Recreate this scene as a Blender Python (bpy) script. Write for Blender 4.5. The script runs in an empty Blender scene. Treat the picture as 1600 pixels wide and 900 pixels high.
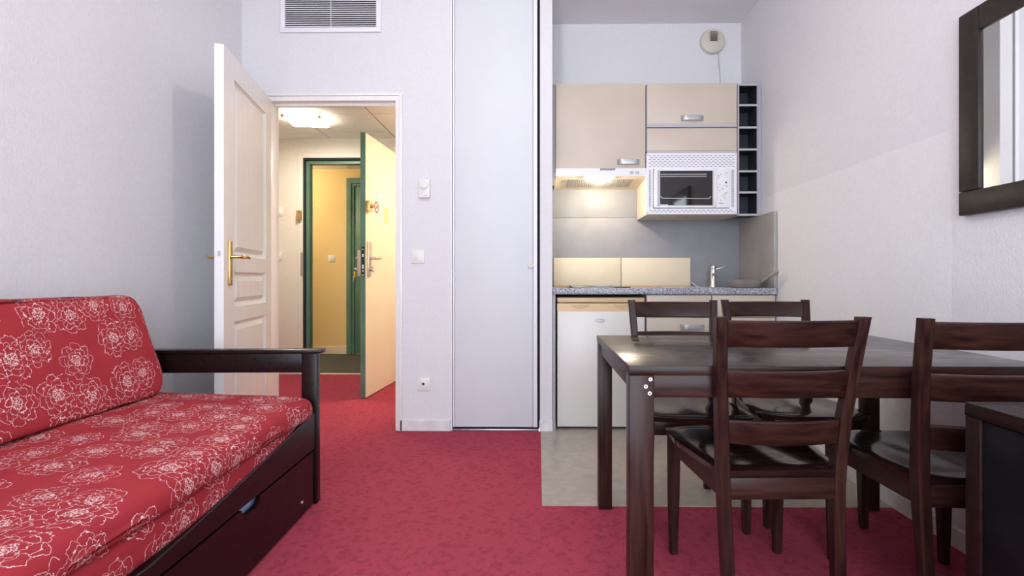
import bpy, bmesh, math, random
from mathutils import Vector, Matrix
random.seed(7)
R = math.radians
scene = bpy.context.scene
COL = scene.collection

# ------------------------------------------------------------------ camera
cam_d = bpy.data.cameras.new('camera')
cam = bpy.data.objects.new('camera', cam_d)
COL.objects.link(cam)
cam.location = (0, 0, 0.96)
cam.rotation_euler = (R(90), 0, R(0.8))
cam_d.sensor_width = 36.0
cam_d.lens = 810 / 1600 * 36.0
cam_d.shift_x = -(829 - 800) / 1600
cam_d.shift_y = -(450 - 437) / 1600
cam_d.clip_start = 0.02
scene.camera = cam

# ------------------------------------------------------------------ world, light, exposure
world = bpy.data.worlds.new('overcast_sky')
scene.world = world
world.use_nodes = True
bg = world.node_tree.nodes['Background']
bg.inputs[0].default_value = (0.80, 0.89, 1.0, 1)
bg.inputs[1].default_value = 8.2

def area(name, loc, rot, sx, sy, power, color, portal=False):
    l = bpy.data.lights.new(name, 'AREA')
    l.shape = 'RECTANGLE'; l.size = sx; l.size_y = sy; l.energy = power; l.color = color
    o = bpy.data.objects.new(name, l); COL.objects.link(o)
    o.location = loc; o.rotation_euler = rot
    if portal: l.cycles.is_portal = True
    return o

FRONT_Y = -1.7
# daylight comes in through the tall window behind the camera (portal guides the sky's samples)
area('window_portal', (0.0, FRONT_Y - 0.11, 1.32), (R(90), 0, 0), 2.6, 2.5, 1, (1, 1, 1), portal=True)

def bulb(name, loc, power, color, radius):
    l = bpy.data.lights.new(name, 'POINT')
    l.energy = power; l.color = color; l.shadow_soft_size = radius
    o = bpy.data.objects.new(name, l); COL.objects.link(o); o.location = loc
    return o

vs = scene.view_settings
vs.view_transform = 'Standard'; vs.look = 'None'; vs.gamma = 1.0
vs.use_curve_mapping = False
vs.exposure = 0.14

# ------------------------------------------------------------------ materials
def nt_of(m):
    return m.node_tree
def new_mat(name, col, rough=0.5, metal=0.0, spec=0.5, coat=0.0):
    m = bpy.data.materials.new(name); m.use_nodes = True
    b = m.node_tree.nodes['Principled BSDF']
    b.inputs['Base Color'].default_value = (*col, 1)
    b.inputs['Roughness'].default_value = rough
    b.inputs['Metallic'].default_value = metal
    b.inputs['Specular IOR Level'].default_value = spec
    b.inputs['Coat Weight'].default_value = coat
    return m
def srgb(r, g, b):
    f = lambda c: (c / 255 / 12.92) if c <= 10 else ((c / 255 + 0.055) / 1.055) ** 2.4
    return (f(r), f(g), f(b))
def node(m, t, **kw):
    n = m.node_tree.nodes.new(t)
    for k, v in kw.items(): setattr(n, k, v)
    return n
def lk(m, a, b): m.node_tree.links.new(a, b)
def noisy(m, c1, c2, scale, stretch=(1, 1, 1), detail=4, bump=0.0, bscale=None, rvar=None, lo=0.35, hi=0.65, dist=0.002):
    """colour varies between c1 and c2 along a noise; optional bump and roughness variation"""
    b = m.node_tree.nodes['Principled BSDF']
    tc = node(m, 'ShaderNodeTexCoord'); mp = node(m, 'ShaderNodeMapping')
    mp.inputs['Scale'].default_value = stretch
    lk(m, tc.outputs['Object'], mp.inputs[0])
    n = node(m, 'ShaderNodeTexNoise'); n.inputs['Scale'].default_value = scale; n.inputs['Detail'].default_value = detail
    lk(m, mp.outputs[0], n.inputs['Vector'])
    cr = node(m, 'ShaderNodeValToRGB')
    cr.color_ramp.elements[0].position = lo; cr.color_ramp.elements[0].color = (*c1, 1)
    cr.color_ramp.elements[1].position = hi; cr.color_ramp.elements[1].color = (*c2, 1)
    lk(m, n.outputs[0], cr.inputs[0]); lk(m, cr.outputs[0], b.inputs['Base Color'])
    if bump:
        n2 = node(m, 'ShaderNodeTexNoise'); n2.inputs['Scale'].default_value = bscale or scale; n2.inputs['Detail'].default_value = 3
        lk(m, mp.outputs[0], n2.inputs['Vector'])
        bp = node(m, 'ShaderNodeBump'); bp.inputs['Strength'].default_value = bump; bp.inputs['Distance'].default_value = dist
        lk(m, n2.outputs[0], bp.inputs['Height']); lk(m, bp.outputs[0], b.inputs['Normal'])
    if rvar:
        mr = node(m, 'ShaderNodeMapRange'); mr.inputs[1].default_value = 0.3; mr.inputs[2].default_value = 0.7
        mr.inputs[3].default_value = rvar[0]; mr.inputs[4].default_value = rvar[1]
        lk(m, n.outputs[0], mr.inputs[0]); lk(m, mr.outputs[0], b.inputs['Roughness'])
    return m

M = {}
def wallmat(name, c, bump=0.5, scale=110):
    d = tuple(x * 0.965 for x in c)
    M[name] = noisy(new_mat(name, c, 0.75, spec=0.25), d, c, 60, detail=5, bump=bump, bscale=scale, dist=0.004)
wallmat('wall', (0.74, 0.735, 0.755))
wallmat('wall_lighter', (0.79, 0.785, 0.797))
wallmat('wall_smooth', (0.72, 0.715, 0.73), 0.06, 40)
wallmat('ceiling', (0.82, 0.80, 0.82), 0.25)
wallmat('hall_wall', (0.74, 0.70, 0.63), 0.25)
wallmat('yellow_wall', (0.78, 0.59, 0.28), 0.3)
M['ceil_tile'] = noisy(new_mat('ceil_tile', (0.86, 0.85, 0.82), 0.8), (0.82, 0.81, 0.78), (0.88, 0.87, 0.84), 90, bump=0.2)
M['white'] = new_mat('white', (0.80, 0.80, 0.81), 0.35)
M['white_door'] = noisy(new_mat('white_door', (0.83, 0.81, 0.78), 0.3, coat=0.15), (0.80, 0.78, 0.75), (0.84, 0.82, 0.79), 3, stretch=(20, 20, 1), bump=0.08, bscale=9)
M['closet'] = noisy(new_mat('closet', (0.67, 0.69, 0.72), 0.45, spec=0.3), (0.66, 0.68, 0.71), (0.68, 0.70, 0.73), 4)
M['skirting'] = noisy(new_mat('skirting', (0.72, 0.70, 0.70), 0.45), (0.66, 0.64, 0.64), (0.77, 0.75, 0.75), 14, bump=0.1)
M['plastic'] = new_mat('plastic', (0.76, 0.75, 0.72), 0.35)
M['plastic_grey'] = new_mat('plastic_grey', (0.45, 0.45, 0.46), 0.4)
M['valve'] = new_mat('valve', (0.62, 0.58, 0.48), 0.4)
M['black'] = new_mat('black', (0.012, 0.012, 0.014), 0.5)
M['gap'] = new_mat('gap', (0.02, 0.02, 0.025), 0.8)
M['wine_dark'] = new_mat('wine_dark', (0.02, 0.022, 0.03), 0.5)
M['glass_black'] = new_mat('glass_black', (0.012, 0.011, 0.011), 0.06, coat=0.3)
M['brass'] = new_mat('brass', (0.72, 0.50, 0.20), 0.25, 1.0)
M['chrome'] = new_mat('chrome', (0.78, 0.78, 0.78), 0.12, 1.0)
M['steel'] = noisy(new_mat('steel', (0.55, 0.55, 0.56), 0.35, 1.0), (0.48, 0.48, 0.49), (0.6, 0.6, 0.61), 30, stretch=(1, 8, 8))
M['nickel'] = new_mat('nickel', (0.62, 0.56, 0.47), 0.3, 1.0)
M['handle'] = new_mat('handle', (0.48, 0.49, 0.50), 0.38, 0.6)
M['beige'] = noisy(new_mat('beige', (0.58, 0.50, 0.41), 0.42), (0.565, 0.488, 0.40), (0.60, 0.52, 0.43), 3.5)
M['tile_beige'] = noisy(new_mat('tile_beige', (0.76, 0.65, 0.47), 0.5), (0.74, 0.635, 0.455), (0.79, 0.68, 0.50), 5)
M['carcass'] = new_mat('carcass', (0.37, 0.36, 0.385), 0.5)
M['carcass_light'] = new_mat('carcass_light', (0.47, 0.46, 0.47), 0.5)
M['backsplash'] = noisy(new_mat('backsplash', (0.30, 0.30, 0.315), 0.6, spec=0.3), (0.285, 0.285, 0.30), (0.315, 0.315, 0.33), 8)
M['sidepanel'] = noisy(new_mat('sidepanel', (0.36, 0.34, 0.31), 0.45), (0.35, 0.33, 0.30), (0.385, 0.365, 0.335), 8)
M['fridge'] = new_mat('fridge', (0.74, 0.73, 0.68), 0.35)
M['fridge_yellow'] = new_mat('fridge_yellow', (0.72, 0.53, 0.29), 0.4)
M['fridge_grip'] = new_mat('fridge_grip', (0.60, 0.42, 0.24), 0.45)
M['green'] = noisy(new_mat('green', (0.10, 0.21, 0.15), 0.4), (0.09, 0.19, 0.135), (0.12, 0.235, 0.17), 6)
M['cream_door'] = noisy(new_mat('cream_door', (0.84, 0.75, 0.57), 0.45), (0.83, 0.74, 0.56), (0.86, 0.77, 0.60), 3)
M['paper'] = new_mat('paper', (0.86, 0.80, 0.70), 0.7)
M['paper_yellow'] = new_mat('paper_yellow', (0.82, 0.66, 0.30), 0.7)
M['sign_red'] = new_mat('sign_red', (0.30, 0.07, 0.05), 0.6)
M['ink'] = new_mat('ink', (0.22, 0.2, 0.19), 0.6)
M['ink_faint'] = new_mat('ink_faint', (0.36, 0.34, 0.34), 0.6)
M['tag_yellow'] = new_mat('tag_yellow', (0.80, 0.58, 0.03), 0.4)
M['tag_blue'] = new_mat('tag_blue', (0.08, 0.07, 0.2), 0.4)
M['bluecloth'] = new_mat('bluecloth', (0.45, 0.60, 0.85), 0.8)
M['pan'] = noisy(new_mat('pan', (0.30, 0.27, 0.24), 0.3), (0.27, 0.24, 0.215), (0.34, 0.31, 0.275), 20)
M['mirror'] = new_mat('mirror', (0.88, 0.90, 0.88), 0.015, 1.0)
M['mirror_frame'] = noisy(new_mat('mirror_frame', (0.022, 0.016, 0.013), 0.42, spec=0.25), (0.018, 0.013, 0.011), (0.027, 0.020, 0.016), 40)
M['screw'] = new_mat('screw', (0.75, 0.72, 0.70), 0.3, 0.6)
M['vent'] = new_mat('vent', (0.82, 0.81, 0.85), 0.4)

def wood(name, dark, light, rough, axis, coat=0.0, bump=0.05, spec=0.24):
    st = [9, 9, 9]; st[axis] = 0.7
    m = new_mat(name, dark, rough[0], coat=coat, spec=spec)
    noisy(m, dark, light, 7, stretch=tuple(st), detail=6, bump=bump, bscale=14, rvar=rough, lo=0.3, hi=0.72)
    return m
WD, WL = (0.012, 0.0045, 0.0035), (0.046, 0.017, 0.0115)
M['wood_v'] = wood('wood_v', WD, WL, (0.28, 0.42), 2)
M['wood_h'] = wood('wood_h', WD, WL, (0.28, 0.42), 0)
M['wood_y'] = wood('wood_y', WD, WL, (0.28, 0.42), 1)
M['seat_wood'] = wood('seat_wood', (0.011, 0.0048, 0.0042), (0.028, 0.012, 0.0095), (0.07, 0.16), 0, spec=0.4)
M['sofa_wood'] = wood('sofa_wood', (0.0075, 0.0035, 0.0040), (0.014, 0.006, 0.0062), (0.26, 0.36), 1)
M['cab_wood'] = wood('cab_wood', (0.012, 0.005, 0.005), (0.022, 0.009, 0.008), (0.3, 0.42), 1, spec=0.2)
M['cab_black'] = noisy(new_mat('cab_black', (0.006, 0.006, 0.009), 0.4, spec=0.12), (0.005, 0.005, 0.008), (0.010, 0.010, 0.013), 12)

# worn lacquer of the table top: glossy with smeared wear
mt = new_mat('table_top', (0.03, 0.022, 0.018), 0.2, spec=0.5)
noisy(mt, (0.018, 0.0115, 0.0095), (0.042, 0.032, 0.027), 5, stretch=(1, 2.2, 1), detail=9, bump=0.03, bscale=26, rvar=(0.14, 0.32), lo=0.4, hi=0.75)
M['table_top'] = mt

# carpet: crimson loop pile with small darker blocks
def carpet(name, c_base, c_dark, c_light):
    m = new_mat(name, c_base, 0.95, spec=0.1)
    b = m.node_tree.nodes['Principled BSDF']
    tc = node(m, 'ShaderNodeTexCoord')
    def vor(scale, ch):
        v = node(m, 'ShaderNodeTexVoronoi'); v.distance = 'CHEBYCHEV' if ch else 'EUCLIDEAN'
        v.inputs['Scale'].default_value = scale; v.inputs['Randomness'].default_value = 0.9 if ch else 1.0
        lk(m, tc.outputs['Object'], v.inputs['Vector']); return v
    v1 = vor(46, True); v2 = vor(260, False)
    sep = node(m, 'ShaderNodeSeparateColor'); lk(m, v1.outputs['Color'], sep.inputs[0])
    r1 = node(m, 'ShaderNodeValToRGB')
    r1.color_ramp.elements[0].position = 0.12; r1.color_ramp.elements[0].color = (*c_dark, 1)
    r1.color_ramp.elements[1].position = 0.42; r1.color_ramp.elements[1].color = (*c_base, 1)
    lk(m, sep.outputs[0], r1.inputs[0])
    n = node(m, 'ShaderNodeTexNoise'); n.inputs['Scale'].default_value = 220; n.inputs['Detail'].default_value = 2
    lk(m, tc.outputs['Object'], n.inputs['Vector'])
    mx = node(m, 'ShaderNodeMix', data_type='RGBA')
    mr = node(m, 'ShaderNodeMapRange'); mr.inputs[1].default_value = 0.45; mr.inputs[2].default_value = 0.75; mr.inputs[4].default_value = 0.6
    lk(m, n.outputs[0], mr.inputs[0]); lk(m, mr.outputs[0], mx.inputs['Factor'])
    lk(m, r1.outputs[0], mx.inputs['A']); mx.inputs['B'].default_value = (*c_light, 1)
    lk(m, mx.outputs['Result'], b.inputs['Base Color'])
    bp = node(m, 'ShaderNodeBump'); bp.inputs['Strength'].default_value = 0.6; bp.inputs['Distance'].default_value = 0.004
    lk(m, v2.outputs['Distance'], bp.inputs['Height']); lk(m, bp.outputs[0], b.inputs['Normal'])
    M[name] = m
carpet('carpet_red', (0.40, 0.055, 0.090), (0.315, 0.042, 0.070), (0.47, 0.085, 0.122))
carpet('carpet_grey', (0.10, 0.095, 0.085), (0.075, 0.07, 0.065), (0.14, 0.13, 0.12))
M['vinyl'] = noisy(new_mat('vinyl', (0.41, 0.36, 0.29), 0.35), (0.35, 0.31, 0.25), (0.45, 0.395, 0.32), 16, detail=8, lo=0.3, hi=0.7)

# speckled laminate of the worktop
m = new_mat('worktop', (0.4, 0.4, 0.44), 0.4)
b = m.node_tree.nodes['Principled BSDF']
tc = node(m, 'ShaderNodeTexCoord'); v = node(m, 'ShaderNodeTexVoronoi'); v.inputs['Scale'].default_value = 190
lk(m, tc.outputs['Object'], v.inputs['Vector'])
sep = node(m, 'ShaderNodeSeparateColor'); lk(m, v.outputs['Color'], sep.inputs[0])
cr = node(m, 'ShaderNodeValToRGB'); e = cr.color_ramp.elements
e[0].position = 0.1; e[0].color = (0.14, 0.14, 0.17, 1); e[1].position = 0.85; e[1].color = (0.52, 0.52, 0.57, 1)
x = cr.color_ramp.elements.new(0.5); x.color = (0.32, 0.32, 0.37, 1)
lk(m, sep.outputs[0], cr.inputs[0]); lk(m, cr.outputs[0], b.inputs['Base Color'])
M['worktop'] = m

# red fabric printed with white line-drawn peonies
def peony():
    m = new_mat('peony_fabric', (0.4, 0.03, 0.04), 0.85, spec=0.2)
    b = m.node_tree.nodes['Principled BSDF']
    def mth(op, a, c=None, d=None):
        n = node(m, 'ShaderNodeMath', operation=op)
        for i, q in enumerate((a, c, d)):
            if q is None: continue
            if isinstance(q, (int, float)): n.inputs[i].default_value = q
            else: lk(m, q, n.inputs[i])
        return n.outputs[0]
    uv = node(m, 'ShaderNodeUVMap'); uv.uv_map = 'UVMap'
    def layer(scale, off, rnd, size):
        mp = node(m, 'ShaderNodeMapping'); mp.inputs['Scale'].default_value = (scale, scale, 1); mp.inputs['Location'].default_value = (*off, 0)
        lk(m, uv.outputs[0], mp.inputs[0])
        v = node(m, 'ShaderNodeTexVoronoi'); v.voronoi_dimensions = '2D'; v.inputs['Scale'].default_value = 1.0; v.inputs['Randomness'].default_value = rnd
        lk(m, mp.outputs[0], v.inputs['Vector'])
        sub = node(m, 'ShaderNodeVectorMath', operation='SUBTRACT')
        lk(m, mp.outputs[0], sub.inputs[0]); lk(m, v.outputs['Position'], sub.inputs[1])
        nz = node(m, 'ShaderNodeTexNoise'); nz.noise_dimensions = '2D'; nz.inputs['Scale'].default_value = 7.0; nz.inputs['Detail'].default_value = 2
        lk(m, mp.outputs[0], nz.inputs['Vector'])
        nm = node(m, 'ShaderNodeVectorMath', operation='MULTIPLY_ADD')
        lk(m, nz.outputs['Color'], nm.inputs[0]); nm.inputs[1].default_value = (0.17, 0.17, 0); nm.inputs[2].default_value = (-0.085, -0.085, 0)
        ad = node(m, 'ShaderNodeVectorMath', operation='ADD'); lk(m, sub.outputs[0], ad.inputs[0]); lk(m, nm.outputs[0], ad.inputs[1])
        col = node(m, 'ShaderNodeSeparateColor'); lk(m, v.outputs['Color'], col.inputs[0])
        s = node(m, 'ShaderNodeSeparateXYZ'); lk(m, ad.outputs[0], s.inputs[0])
        # each bloom has its own tilt: the heart sits off-centre
        ln = node(m, 'ShaderNodeVectorMath', operation='LENGTH'); lk(m, ad.outputs[0], ln.inputs[0])
        fac = mth('MULTIPLY_ADD', col.outputs[1], 0.30, size)
        r = mth('DIVIDE', ln.outputs['Value'], fac)
        th = mth('ADD', mth('ARCTAN2', s.outputs[1], s.outputs[0]), mth('MULTIPLY', col.outputs[0], 6.2832))
        lines = None
        W = 0.0105
        prev = 0.0
        for Ri, k, ph, a in ((0.13, 4, 0.3, 0.35), (0.25, 5, 1.1, 0.34), (0.37, 6, 0.2, 0.30), (0.49, 8, 0.9, 0.26)):
            t = mth('MULTIPLY_ADD', th, k / 2.0, ph)
            sn = mth('ABSOLUTE', mth('SINE', t))
            sc = mth('POWER', sn, 0.55)
            rad = mth('MULTIPLY_ADD', sc, Ri * a, Ri * (1 - a))
            g = mth('ABSOLUTE', mth('SUBTRACT', r, rad))
            line = mth('LESS_THAN', g, W * 0.55)
            # petal sides at the notches, between this ring and the one inside it
            side = mth('LESS_THAN', mth('MULTIPLY', mth('MULTIPLY', sn, r), 2.0 / k), W * 0.42)
            band = mth('MULTIPLY', mth('GREATER_THAN', r, prev), mth('LESS_THAN', r, rad))
            both = mth('MAXIMUM', line, mth('MULTIPLY', side, band))
            lines = both if lines is None else mth('MAXIMUM', lines, both)
            prev = Ri * 0.80
        # stippled heart
        nh = node(m, 'ShaderNodeTexNoise'); nh.noise_dimensions = '2D'; nh.inputs['Scale'].default_value = 34.0
        lk(m, mp.outputs[0], nh.inputs['Vector'])
        heart = mth('MULTIPLY', mth('LESS_THAN', r, 0.15), mth('GREATER_THAN', nh.outputs[0], 0.56))
        return mth('MAXIMUM', lines, heart)
    l1 = layer(1 / 0.130, (0.3, 0.2), 0.60, 0.90)
    tw = node(m, 'ShaderNodeTexNoise'); tw.inputs['Scale'].default_value = 10
    lk(m, uv.outputs[0], tw.inputs['Vector'])
    cr = node(m, 'ShaderNodeValToRGB')
    cr.color_ramp.elements[0].position = 0.3; cr.color_ramp.elements[0].color = (0.335, 0.027, 0.037, 1)
    cr.color_ramp.elements[1].position = 0.7; cr.color_ramp.elements[1].color = (0.375, 0.033, 0.043, 1)
    lk(m, tw.outputs[0], cr.inputs[0])
    mx = node(m, 'ShaderNodeMix', data_type='RGBA')
    lk(m, l1, mx.inputs['Factor']); lk(m, cr.outputs[0], mx.inputs['A']); mx.inputs['B'].default_value = (0.80, 0.60, 0.58, 1)
    lk(m, mx.outputs['Result'], b.inputs['Base Color'])
    nb = node(m, 'ShaderNodeTexNoise'); nb.inputs['Scale'].default_value = 700
    lk(m, uv.outputs[0], nb.inputs['Vector'])
    bp = node(m, 'ShaderNodeBump'); bp.inputs['Strength'].default_value = 0.25; bp.inputs['Distance'].default_value = 0.001
    lk(m, nb.outputs[0], bp.inputs['Height']); lk(m, bp.outputs[0], b.inputs['Normal'])
    M['peony'] = m
peony()
def emat(name, col, s):
    m = bpy.data.materials.new(name); m.use_nodes = True
    b = m.node_tree.nodes['Principled BSDF']
    b.inputs['Base Color'].default_value = (*col, 1); b.inputs['Emission Color'].default_value = (*col, 1)
    b.inputs['Emission Strength'].default_value = s
    M[name] = m
emat('lamp_glass', (1.0, 0.90, 0.76), 20.0)
emat('hood_glass', (1.0, 0.90, 0.70), 9.0)
emat('bulb_glass', (1.0, 0.96, 0.90), 8.0)

# ------------------------------------------------------------------ mesh building
class B:
    """collects shapes in world coordinates (or local, if off is left at zero) into one mesh"""
    def __init__(self, off=(0, 0, 0)):
        self.bm = bmesh.new(); self.off = Vector(off); self.uv = None
    def box(self, x0, x1, y0, y1, z0, z1, bev=0.0, seg=2):
        t = bmesh.new()
        r = bmesh.ops.create_cube(t, size=1.0)
        for v in t.verts:
            v.co = Vector(((x0 + x1) / 2 + v.co.x * abs(x1 - x0), (y0 + y1) / 2 + v.co.y * abs(y1 - y0), (z0 + z1) / 2 + v.co.z * abs(z1 - z0)))
        if bev > 0:
            w = min(bev, 0.45 * min(abs(x1 - x0), abs(y1 - y0), abs(z1 - z0)))
            bmesh.ops.bevel(t, geom=t.edges[:], offset=w, segments=seg, profile=0.5, affect='EDGES')
        self.merge(t); return self
    def merge(self, t, mat=None):
        if mat is not None: bmesh.ops.transform(t, matrix=mat, verts=t.verts)
        me = bpy.data.meshes.new('tmp'); t.to_mesh(me); t.free()
        self.bm.from_mesh(me); bpy.data.meshes.remove(me)
    def cyl(self, p0, p1, r0, r1=None, n=16, bev=0.0):
        r1 = r0 if r1 is None else r1
        p0, p1 = Vector(p0), Vector(p1); d = p1 - p0
        t = bmesh.new()
        bmesh.ops.create_cone(t, cap_ends=True, segments=n, radius1=r0, radius2=r1, depth=d.length)
        if bev:
            es = [e for e in t.edges if abs(e.verts[0].co.z - e.verts[1].co.z) < 1e-6]
            bmesh.ops.bevel(t, geom=es, offset=bev, segments=2, affect='EDGES')
        q = Vector((0, 0, 1)).rotation_difference(d.normalized())
        self.merge(t, Matrix.Translation((p0 + p1) / 2) @ q.to_matrix().to_4x4()); return self
    def prism(self, pts, ax, a, b_):
        """polygon pts (2-D) extruded along axis ax ('x','y','z') from a to b_"""
        def co(p, w):
            return {'x': (w, p[0], p[1]), 'y': (p[0], w, p[1]), 'z': (p[0], p[1], w)}[ax]
        v0 = [self.bm.verts.new(co(p, a)) for p in pts]; v1 = [self.bm.verts.new(co(p, b_)) for p in pts]
        self.bm.faces.new(v0); self.bm.faces.new(v1[::-1]); n = len(pts)
        for i in range(n): self.bm.faces.new((v0[i], v1[i], v1[(i + 1) % n], v0[(i + 1) % n]))
        return self
    def loft(self, rings, cap=True, close=True):
        vs = [[self.bm.verts.new(p) for p in r] for r in rings]
        n = len(vs[0])
        for i in range(len(vs) - 1):
            for j in range(n if close else n - 1):
                self.bm.faces.new((vs[i][j], vs[i][(j + 1) % n], vs[i + 1][(j + 1) % n], vs[i + 1][j]))
        if cap:
            self.bm.faces.new(vs[0][::-1]); self.bm.faces.new(vs[-1])
        return self
    def tube(self, pts, r, n=8):
        pts = [Vector(p) for p in pts]; rings = []
        rr = r if isinstance(r, (list, tuple)) else [r] * len(pts)
        up = Vector((0.123, 0.31, 0.94)).normalized()
        for i, p in enumerate(pts):
            d = (pts[min(i + 1, len(pts) - 1)] - pts[max(i - 1, 0)]).normalized()
            a = d.cross(up).normalized(); b2 = d.cross(a)
            rings.append([p + (a * math.cos(2 * math.pi * k / n) + b2 * math.sin(2 * math.pi * k / n)) * rr[i] for k in range(n)])
        return self.loft(rings)
    def lathe(self, prof, c, axis='z', n=32):
        """prof: (radius, height) pairs along the axis from c"""
        rings = []
        for r, h in prof:
            ring = []
            for k in range(n):
                a = 2 * math.pi * k / n; u, w = r * math.cos(a), r * math.sin(a)
                ring.append({'z': (c[0] + u, c[1] + w, c[2] + h), 'y': (c[0] + u, c[1] + h, c[2] + w), 'x': (c[0] + h, c[1] + u, c[2] + w)}[axis])
            rings.append(ring)
        return self.loft(rings)
    def build(self, name, mat, parent=None, smooth=None, loc=None):
        bm = self.bm
        bmesh.ops.translate(bm, verts=bm.verts, vec=-self.off)
        bmesh.ops.recalc_face_normals(bm, faces=bm.faces)
        me = bpy.data.meshes.new(name); bm.to_mesh(me); bm.free()
        me.materials.append(M[mat])
        if smooth is not None:
            for p in me.polygons: p.use_smooth = True
            me.set_sharp_from_angle(angle=R(smooth))
        o = bpy.data.objects.new(name, me); COL.objects.link(o)
        if parent is not None: o.parent = parent
        elif loc is not None: o.location = loc
        return o
def bx(name, mat, parent, off, *d, bev=0.0):
    return B(off).box(*d, bev=bev).build(name, mat, parent, smooth=40 if bev else None)
def thing(name, label, cat, loc=(0, 0, 0), rz=0.0, group=None):
    o = bpy.data.objects.new(name, None); o.empty_display_size = 0.1; COL.objects.link(o)
    o.location = loc; o.rotation_euler = (0, 0, rz); o['label'] = label; o['category'] = cat
    if group: o['group'] = group
    return o
def tag(o, label, cat, group=None):
    o['label'] = label; o['category'] = cat
    if group: o['group'] = group
    return o
def struct(o, label=None, cat=None):
    o['kind'] = 'structure'
    if label: o['label'] = label
    if cat: o['category'] = cat
    return o
def sthing(name, label, cat, loc=(0, 0, 0), rz=0.0):
    o = thing(name, label, cat, loc, rz); o['kind'] = 'structure'; return o
def copy_tree(o, parent=None):
    c = o.copy(); COL.objects.link(c)
    if parent is not None: c.parent = parent
    for ch in list(o.children): copy_tree(ch, c)
    return c
def text_mesh(name, body, size, mat, parent, loc, rot, depth=0.0004):
    cu = bpy.data.curves.new(name, 'FONT'); cu.body = body; cu.size = size; cu.extrude = depth
    cu.align_x = 'CENTER'; cu.align_y = 'CENTER'
    t = bpy.data.objects.new(name, cu); COL.objects.link(t)
    bpy.context.view_layer.update()
    me = bpy.data.meshes.new_from_object(t.evaluated_get(bpy.context.evaluated_depsgraph_get()))
    bpy.data.objects.remove(t)
    me.materials.clear(); me.materials.append(M[mat])
    o = bpy.data.objects.new(name, me); COL.objects.link(o); o.parent = parent
    o.location = loc; o.rotation_euler = rot
    return o

# ------------------------------------------------------------------ the shell of the room
XL, XR, YW, YB, ZC = -1.891, 1.51, 3.287, 3.87, 2.865
YH, YC, ZH = 5.226, 6.667, 2.389        # hall's far wall, corridor's far wall, hall ceiling
T = 0.1
DX0, DX1, DZ = -1.705, -0.905, 2.10     # room door opening
def wall(name, mat, label, *boxes):
    b_ = B()
    for q in boxes: b_.box(*q)
    return struct(b_.build(name, mat), label, 'wall')

struct(B().box(XL - 0.0, XR, FRONT_Y, YW, -0.05, 0).box(-2.95, -0.70, YW, YH, -0.05, 0).box(-0.70, 0.5, YB + T, YH, -0.05, 0).build('floor', 'carpet_red'),
       'crimson loop pile carpet running from the living room through the doorway', 'carpet')
struct(B().box(0.018, XR - 0.001, 2.2, YB, 0.0, 0.003).build('floor_kitchen', 'vinyl'), 'grey beige vinyl floor in front of the kitchenette', 'floor')
struct(B().box(-4.6, 0.0, YH, YC, -0.05, -0.002).build('floor_corridor', 'carpet_grey'), 'dark grey carpet of the corridor beyond the entrance door', 'carpet')

wall('wall_left', 'wall', 'textured pale lavender wall behind the red sofa', (XL - T, XL, FRONT_Y - T, YW, 0, ZC))
wr = wall('wall_right', 'wall', 'textured pale wall carrying the dark framed mirror', (XR, XR + T, FRONT_Y - T, YB + T, 0, ZC))
o = B().box(XR - 0.0004, XR, 1.915, 3.865, 0.0, 1.508).build('lighter_patch', 'wall_lighter', wr)  # thin rectangle coloured slightly lighter than the rest of the right wall
o['label'] = 'lighter patch of wall'
wall('wall_back', 'wall_smooth', 'smooth pale wall around the open white door and the closet',
     (XL - T, DX0 - 0.03, YW, YW + T, 0, ZC), (DX0 - 0.03, DX1 + 0.03, YW, YW + T, DZ + 0.03, ZC),
     (DX1 + 0.03, -0.552, YW, YW + T, 0, ZC), (-0.70, -0.62, YW + T, YB + T, 0, ZC), (0.014, 0.092, YW - 0.002, YB + T, 0, ZC),
     (-0.7, 0.05, YB, YB + T, 0, ZC))
wall('wall_kitchen', 'wall_smooth', 'pale wall above the kitchenette cabinets', (0.05, XR + T, YB, YB + T, 0, ZC))
wall('wall_front', 'wall', 'pale wall with the tall window behind the viewer',
     (XL - T, -1.3, FRONT_Y - T, FRONT_Y, 0, ZC), (1.3, XR + T, FRONT_Y - T, FRONT_Y, 0, ZC),
     (-1.3, 1.3, FRONT_Y - T, FRONT_Y, 2.57, ZC), (-1.3, 1.3, FRONT_Y - T, FRONT_Y, 0, 0.07))
struct(B().box(XL - T, XR + T, FRONT_Y - T, YB + T, ZC, ZC + 0.08).build('ceiling', 'ceiling'), 'pale ceiling of the room and kitchenette', 'ceiling')
wn = sthing('window_1', 'white framed french window behind the viewer', 'window', (0, FRONT_Y - 0.05, 0.07))
for a, b_ in ((-1.3, -1.22), (-0.04, 0.04), (1.22, 1.3)):
    bx('window_frame', 'white', wn, (0, FRONT_Y - 0.05, 0.07), a, b_, FRONT_Y - 0.08, FRONT_Y - 0.02, 0.07, 2.57)
for a, b_ in ((0.07, 0.15), (2.49, 2.57)):
    bx('window_rail', 'white', wn, (0, FRONT_Y - 0.05, 0.07), -1.22, 1.22, FRONT_Y - 0.08, FRONT_Y - 0.02, a, b_)

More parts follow.
